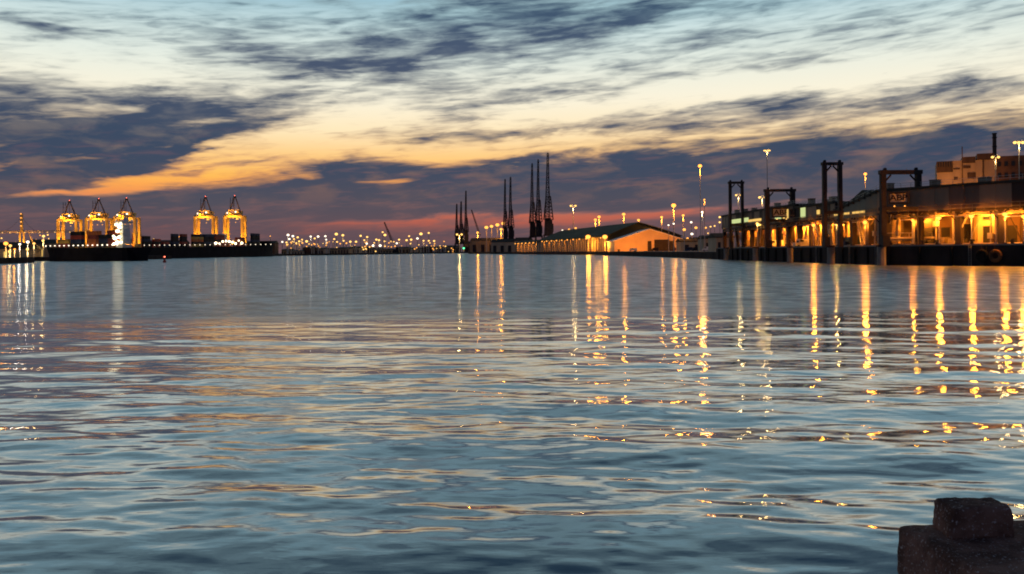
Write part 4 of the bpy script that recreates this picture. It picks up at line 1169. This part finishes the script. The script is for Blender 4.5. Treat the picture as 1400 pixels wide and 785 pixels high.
# portal gantries standing over the gallery
def gantry(px0, px1, ytop, D, label, lw, bh, taper=.75):
    a = at(px0, ytop, D); b = at(px1, ytop, D); w_ = b.x-a.x; z = a.z
    t = thing('walkway_gantry', label, 'gantry', (a.x,D,GZ), group='dark gantries over the passenger gallery')
    H = z-GZ
    for nm, x in (('leg',lw/2),('leg',w_-lw/2)):
        mb = MB()
        for sy_ in (-1,1):
            mb.box((x,sy_*.5,H/2),(lw*.9,.25,H),0,taper,1)
        m_ = 9
        for k in range(m_):
            z0 = H*k/m_; z1 = H*(k+1)/m_
            mb.bar((x-lw*.35,-.5,z0),(x-lw*.35,.5,z1),.08,n=4)
        for sx_ in (-1,1): mb.box((x+sx_*lw*.36,0,H/2),(lw*.24,1.0,H-.02),0,taper,1)
        mb.build(nm, M['brown_steel'], t)
    MB().box((w_/2,0,H-bh/2+.15),(w_+.3,1.3,bh)).build('top_beam', M['brown_steel'], t)
    for k in (.12,.88): MB().bar((w_*k,-.3,H+.4),(w_*k,.3,H+.4),.35,n=8).build('sheave', M['dark_steel'], t)
    mb = MB()
    for x in (lw+.15, w_-lw-.15):
        mb.bar((x,0,H-bh),(x,0,13.3),.06,n=4)
    for (x, s) in ((lw,1),(w_-lw,-1)): mb.bar((x,0,H-bh-1.3),(x+s*1.2,0,H-bh),.2,n=4)
    mb.build('knee_brace', M['brown_steel'], t)
    MB().box((w_/2,0,8.4),(w_,2.0,.8)).build('lower_beam', M['brown_steel'], t)
    MB().box((lw/2,-1.4,1.2),(lw*1.3,.8,2.4)).build('winch_box', M['dark_steel'], t)
gantry(996,1016.5,249,316,'narrow gantry farthest along the quay, a pale twin lamp seen inside it',.95,.8)
gantry(1045,1087,259.5,272,'wide low gantry with thick left leg beside the very tall lamp mast',1.5,.8)
gantry(1124,1151,223,216,'tallest and narrowest gantry with splayed legs in the middle of the terminal',1.0,.7,.75)
gantry(1203,1259,234,199,'nearest and widest gantry framing the orange lit sign board',1.25,.9,.95)

# quay lamps under the gallery
def quay_lamp(px, py, off, r, lab, kind='e_sodium', arm=3.2):
    p, a = on_edge(px, 0, off); q = at(px, py, p.y)
    t = thing('quay_lamp', lab, 'quay lamp', (p.x,p.y,GZ), group='bright lamps along the terminal quay')
    h = q.z-GZ
    bulb(t, (0,0,h-r*1.3), 16500*r*r, (1,.31,.02) if kind=='e_sodium' else (1,.5,.1), r*.8)
    MB().bar((0,0,0),(0,0,h-.3),.14,.10,8).build('pole', M['pole'], t)
    MB().box((0,0,.25),(.5,.5,.5)).build('base', M['dark_steel'], t)
    MB().bar((0,0,h+.15),(-arm*.6,arm,h+.1),.09,n=5).build('arm', M['pole'], t)
    link('lamp', BALL[kind], t, (0,0,h), (r,r,r)); link('hood', HOOD, t, (0,0,h+r*.7), (r*.8,r*.8,r*.5))
quay_lamp(1284,298,1.4,.48,'left one of the three glaring quay lamps at the right of the terminal')
quay_lamp(1328.5,296,1.4,.48,'middle one of the three glaring quay lamps, left of the rust coloured fender')
quay_lamp(1374.5,293,1.4,.50,'right one of the three glaring quay lamps, nearest the picture edge')
quay_lamp(1183,304,1.6,.52,'glaring quay lamp between the tallest and the nearest gantry')
quay_lamp(1112.5,308,1.6,.50,'bright quay lamp just left of the tallest gantry')
quay_lamp(1248,301,2.2,.34,'dimmer quay lamp beside the right leg of the nearest gantry')
quay_lamp(1144,308,2.2,.28,'small white quay lamp right of the tallest gantry','e_warm')
quay_lamp(1036,305,1.8,.42,'small quay lamp just left of the second gantry','e_warm')
quay_lamp(1400,296,1.4,.45,'quay lamp cut by the right edge of the picture')
# added lamps deeper under the gallery, brightening the dim ground floor
for i, px in enumerate((992,1001,1007,1012,1018,1024,1030,1050,1056,1061,1066,1071,1076,1083,1090,1095,1100,1107,1118,1125,1131,1150,1160,1172,1196,1222,1236,1262,1305,1352,1392)):
    p, a = on_edge(px, GZ+6.6+.5*(i%3), 8.6 if i%2 else 5.0)
    t = thing('added_wall_lamp', 'small added lamp under the gallery of the ferry terminal', 'wall lamp', (p.x,p.y,p.z), group='small added lamps under the terminal gallery')
    MB().box((0,0,.38),(.5,.5,.22)).build('hood', M['dark_steel'], t); link('lamp', BALL['e_sodium'], t, (0,0,.1), (.24,.24,.24)); fill_spot(t, (0,0,-.35), 6500, (.85,.5,-.75), (1,.30,.018), 150, .2)
    MB().bar((0,0,.4),(0,0,11.8-p.z),.05,n=5).build('drop_rod', M['dark_steel'], t)
# bright green-lit doorway at the back
p, a = on_edge(1316, GZ+1.5, 9.45)
t = thing('lit_doorway', 'small greenish lit kiosk door below the middle glaring lamp', 'kiosk', (p.x,p.y,GZ), a)
MB().box((0,0,1.6),(2.6,1.2,3.3)).build('booth', M['dark_steel'], t); MB().box((0,.64,1.5),(1.5,.08,2.6)).build('door', M['e_wing'], t); MB().box((0,-.64,1.5),(1.5,.08,2.6)).build('door', M['e_wing'], t)

# things standing on the quay
def trailer(px, off, lab):
    p, a = on_edge(px, 0, off)
    t = thing('trailer', lab, 'trailer', (p.x,p.y,GZ), -.12)
    MB().box((0,0,1.9),(11.0,2.3,.4)).box((0,0,1.5),(9.6,.9,.45)).build('deck', M['white_sheet'], t)
    mb = MB()
    for x in (-5,-2.5,0,2.5,5): mb.bar((x,-1.1,2.0),(x,-1.1,3.0),.07,n=4)
    mb.bar((-5,-1.1,3.0),(5,-1.1,3.0),.06,n=4); mb.build('side_rail', M['pole'], t)
    for x in (2.2,3.6):
        for y in (-1.0,1.0): MB().bar((x,y-.2,.55),(x,y+.2,.55),.55,n=12).build('wheel', M['rubber'], t)
    MB().bar((-3.6,0,0),(-3.6,0,1.5),.12).bar((-4.2,0,0),(-3.0,0,0.0+.1),.1).build('landing_leg', M['dark_steel'], t)
trailer(1241, 4.0, 'flat white trailer lit orange under the nearest gantry')
def van(px, off, lab, mat, rz=0.2):
    p, a = on_edge(px, 0, off)
    t = thing('parked_van', lab, 'van', (p.x,p.y,GZ), rz)
    MB().profile([(-1,.45),(1,.45),(1.0,1.9),(.82,2.5),(-.82,2.5),(-1.0,1.9)], -2.0, 2.5).box((-2.6,0,.95),(1.3,1.96,1.0),0,.9,.95).build('body', M[mat], t)
    MB().add([(-2.05,-.8,1.45),(-2.05,.8,1.45),(-1.96,.7,2.35),(-1.96,-.7,2.35)],[(0,1,2,3)]).box((-1.2,-1.02,1.95),(1.1,.04,.6)).build('window', M['glass'], t)
    for x in (-2.2,1.6):
        for y in (-.95,.95): MB().bar((x,y-.12,.36),(x,y+.12,.36),.36,n=12).build('wheel', M['rubber'], t)
van(1100,3.4,'grey van parked on the quay left of the tallest gantry','pole',.1)
van(1168,5.5,'dark van parked between the tallest and the nearest gantry','c_blue')
van(1060,5.0,'pale van parked below the second gantry','white_paint')
def crate(px, off, w_, h, lab, mat):
    p, a = on_edge(px, 0, off)
    t = thing('cargo_crate', lab, 'crate', (p.x,p.y,GZ), .3)
    mb = MB().box((0,0,h/2+.1),(w_,w_*.8,h)); mb.build('box', M[mat], t)
    mb = MB()
    for k in range(5): mb.box((-w_/2+w_*(k+.5)/5,-w_*.4-.04,h/2+.1),(.12,.08,h))
    mb.box((0,0,.05),(w_,w_*.8,.1)); mb.build('batten', M['dark_steel'], t)
crate(1118,5,2.2,2.8,'round topped pale crate beside the bright lamp left of the tallest gantry','wall_cream')
crate(1157,4,1.8,2.4,'dark crate right of the tallest gantry','c_black')
crate(1292,6,1.6,1.8,'low crate right of the left glaring lamp','wall_tan')
crate(1318,4,1.2,1.4,'small crate left of the middle glaring lamp','wall_cream')
crate(1302,6.5,1.3,1.5,'small tan crate between the left and middle glaring lamps','wall_tan')
crate(1020,4,2.6,3.2,'pale crate under the farthest part of the gallery','wall_cream')
crate(1360,6,1.8,2.2,'brown crate between the middle and right glaring lamps','brick')
def yard_van(px, D, lab, mat, rz):
    global on_edge
    p = at(px, 340, D); keep = on_edge; on_edge = lambda a_, b_, c_: (Vector((p.x, D, 0)), 0)
    van(px, 0, lab, mat, rz); on_edge = keep
    o = [o for o in COL.objects if o.get('label') == lab][0]; o.location.z = LZ
yard_van(866,670,'white van parked left in front of the glowing gabled shed','white_paint',.1)
yard_van(896,672,'dark van parked before the wide door of the gabled shed','c_black',-.3)
yard_van(925,660,'red van parked at the right corner of the gabled shed','c_red',.4)
yard_van(943,560,'blue van parked in the yard right of the gabled shed','c_blue',.9)
yard_van(968,500,'pale van parked in the yard below the tall orange mast','white_paint',-.5)
yard_van(952,590,'black van parked in the yard among the small lamps','c_black',.2)
# gangway stairs (diagonal struts) under the gallery
def gangway(px0, px1, off, lab):
    p, a = on_edge(px0, GZ, off); q, a2 = on_edge(px1, 11.4, off)
    t = thing('gangway_stair', lab, 'gangway', p)
    q = q-p
    d = Vector((0,.7,0))
    mb = MB()
    for s in (-1,1): mb.bar(d*s, q+d*s, .16, n=4).bar(d*s+Vector((0,0,1.0)), q+d*s+Vector((0,0,1.0)), .06, n=4)
    mb.build('stringer', M['wall_cream'], t)
    for k in range(14):
        f = (k+.5)/14; c = q*f; MB().box((c.x,c.y,c.z),(.5,1.3,.08)).build('tread', M['wall_tan'], t)
gangway(1084,1066,3.2,'pale stair sloping up below the second gantry')
gangway(1181,1172,3.6,'pale stair behind the lamp between the tallest and nearest gantries')
gangway(1139,1131,3.4,'pale stair below the tallest gantry')
gangway(1018,1008,3.0,'pale stair under the farthest part of the gallery')

# silo building and chimney behind
def silo():
    D = 430
    a = at(1282,345,D); 
    t = thing('silo_building', 'big windowless concrete silo building with stepped roof behind the terminal', 'silo building', (a.x,D,GZ), R(-24))
    s = D/F
    def zz(y, px=1282): return at(px,y,D).z-GZ
    def xx(px): return (px-1282)*s
    BW = []
    MB().box((xx(1282+27.5),15,zz(221)/2),(55*s,30,zz(221))).build('wall', M['concrete'], t)
    for (x0,x1,y0,dep,m) in [(1313,1329,216.5,16,'concrete'),(1331,1352,213,22,'concrete'),(1352,1440,217.5,34,'brick')]:
        MB().box((xx((x0+x1)/2),dep/2+.5,zz(y0)/2),((x1-x0)*s,dep,zz(y0))).build('tower_block', M[m], t)
    for (x0,x1,y,h) in [(1282,1301,222,5.2),(1313,1328,217,3),(1331,1351,213.5,3.0)]:
        MB().box((xx((x0+x1)/2),-.15,zz(y)-h/2+.2),((x1-x0)*s+.4,.6,h)).build('parapet', M['panel_dark'], t)
    for k in range(6): MB().box((xx(1284+k*3),-.5,zz(225.5)),(.5,.15,2.4)).build('window', M['glass'], t)
    for (x,y,w_,h) in [(1305,245,1.6,1.4),(1318.5,230,9*s,1.3),(1324,242,10*s,3.0),(1306,232,8*s,.6),(1338,240,.5,16),(1313,236,.4,24)]:
        MB().box((xx(x),.25-.35,zz(y)),(w_,.5,h)).build('louvre', M['panel_dark'], t)
    for k in range(5): MB().box((xx(1301+k*9.2),-.12,zz(262)/2+zz(221)/2-2),(.35,.3,zz(221)-zz(262))).build('rib', M['concrete'], t)
    for k in range(9): MB().box((xx(1357+k*8),.3,zz(228)),(1.4,.4,2.2)).build('window', M['glass'], t)
    for k in range(9): MB().box((xx(1357+k*8),.3,zz(243)),(1.4,.4,2.2)).build('window', M['glass'], t)
silo()
c = at(1359.5,182,520)
t = thing('chimney', 'slender dark chimney rising behind the silo building', 'chimney', (c.x,520,GZ))
H = c.z-GZ
MB().bar((0,0,0),(0,0,H),1.35,1.05,14).build('shaft', M['panel_dark'], t)
for k in (.80,.88,.96,.995): MB().bar((0,0,H*k-.3),(0,0,H*k+.3),1.35,1.35,14).build('band', M['dark_steel'], t)
# lit dome roof and lit low roof glimpsed between gantry and silo
c = at(1262,258,330)
t = thing('domed_building', 'low domed roof lit yellow between the nearest gantry and the silo building', 'building', (c.x,330,GZ))
MB().bar((0,0,0),(0,0,c.z-GZ-1.2),4.6,4.6,16).build('wall', M['wall_cream'], t); MB().ball((0,0,c.z-GZ-1.2),4.7,.32,16,8).build('dome', M['wall_cream'], t)
mast(1272,262,318,.9,'e_sodium',1,'small orange lamp beside the yellow lit dome')
# added floodlights that turn the silo wall more orange
for i,px in enumerate((1290,1316,1340)):
    p = at(px,300,392)
    f = thing('floodlight', ['left','middle','right'][i]+' added floodlight shining up at the silo building', 'floodlight', (p.x,p.y,GZ), group='added floodlights before the silo building')
    MB().bar((0,0,0),(0,0,10),.15).build('pole', M['dark_steel'], f); MB().box((0,0,10.4),(1.4,.6,.9)).build('housing', M['dark_steel'], f)
    ld = bpy.data.lights.new('fill_bulb','SPOT'); ld.energy = 30000; ld.color = (1,.33,.045); ld.spot_size = R(120); ld.spot_blend = .9; ld.shadow_soft_size = .4
    lo = bpy.data.objects.new('fill_bulb', ld); COL.objects.link(lo); lo.parent = f; lo.location = (0,.6,10.8); lo.rotation_euler = (R(115),0,0)

# ------------------------------------------------------------------ near stone block with its lump, bottom right
def rough_block(name, c, d, mat, parent, seg=10, rnd_amp=.012, bevel=.05, seed=1, shape=None, loc=None):
    bm = bmesh.new(); bmesh.ops.create_cube(bm, size=1)
    for v in bm.verts: v.co = Vector((v.co.x*d[0], v.co.y*d[1], v.co.z*d[2]))
    bmesh.ops.bevel(bm, geom=bm.edges[:], offset=bevel, segments=4, profile=.5, affect='EDGES')
    bmesh.ops.subdivide_edges(bm, edges=[e for e in bm.edges if e.calc_length() > max(d)/seg], cuts=seg, use_grid_fill=True)
    from mathutils import noise
    bm.normal_update()
    for v in bm.verts:
        p = v.co+Vector((seed*7.3,seed*1.7,0))
        a = noise.fractal(p*9, 1.0, 2.0, 4)*rnd_amp*.6+noise.noise(p*40)*rnd_amp*.3
        v.co += v.normal*a
    if shape:
        for v in bm.verts: shape(v.co)
    me = bpy.data.meshes.new(name); bm.to_mesh(me); bm.free(); me.materials.append(mat)
    for p in me.polygons: p.use_smooth = True
    o = bpy.data.objects.new(name, me); COL.objects.link(o); o.location = c
    if parent: o.parent = parent
    return o
stone = material('weathered_stone', (.085,.05,.05), .9, 0, .5, 9.0, bump=.8, color2=(.03,.018,.02))
t_sp = stone.node_tree; tt = NT(t_sp); b_ = t_sp.nodes['Principled BSDF']
oc = tt.n('ShaderNodeTexCoord').outputs['Object']
fine = tt.noise(oc, 75, 5, .7); big = tt.noise(oc, 5, 5, .6)
base = tt.mix(tt.ss(big,.35,.65), (.10,.048,.036), (.30,.155,.115))
base = tt.mix(tt.ss(fine,.57,.66), base, (.6,.5,.48))
base = tt.mix(tt.m('MULTIPLY', tt.ss(tt.noise(oc,14,4,.6),.62,.72),.5), base, (.11,.035,.015))
tt.put(b_.inputs['Base Color'], base)
bp = tt.n('ShaderNodeBump'); bp.inputs['Strength'].default_value = .9; bp.inputs['Distance'].default_value = .012
tt.put(bp.inputs['Height'], tt.m('ADD', tt.m('MULTIPLY',tt.noise(oc,24,6,.7),1.0), tt.m('MULTIPLY',fine,.35))); tt.put(b_.inputs['Normal'], bp.outputs[0])
TOPZ = 2.8
c0 = at(1226,717,1.2*F/(717-338.6)); x0 = 1.655
p = thing('stone_pier_block', 'dark weathered stone block at the bottom right corner of the picture', 'stone block', (2.80,2.70,0), R(7))
rough_block('coping', (0,0,TOPZ-.45), (2.0,2.55,.9), stone, p, seg=40, rnd_amp=.012, bevel=.028, seed=2)
rough_block('shaft', (0,0,.4), (1.95,2.49,3.1), stone, p, seg=24, rnd_amp=.02, bevel=.05, seed=3)
def bshape(co):
    co.x *= 1-.10*(co.z/.15+.5); co.y *= 1-.08*(co.z/.15+.5)
    co.z += -.006*abs(math.sin(co.x*19))
q = thing('stone_lump', 'rounded broken stone stub sitting on the dark block at the bottom right', 'mooring stub', (1.935,3.735,TOPZ), R(3))
rough_block('stub', (-.004,0,.060), (.285,.17,.138), stone, q, seg=26, rnd_amp=.011, bevel=.022, seed=5, shape=bshape)

# ------------------------------------------------------------------ remaining lot lights
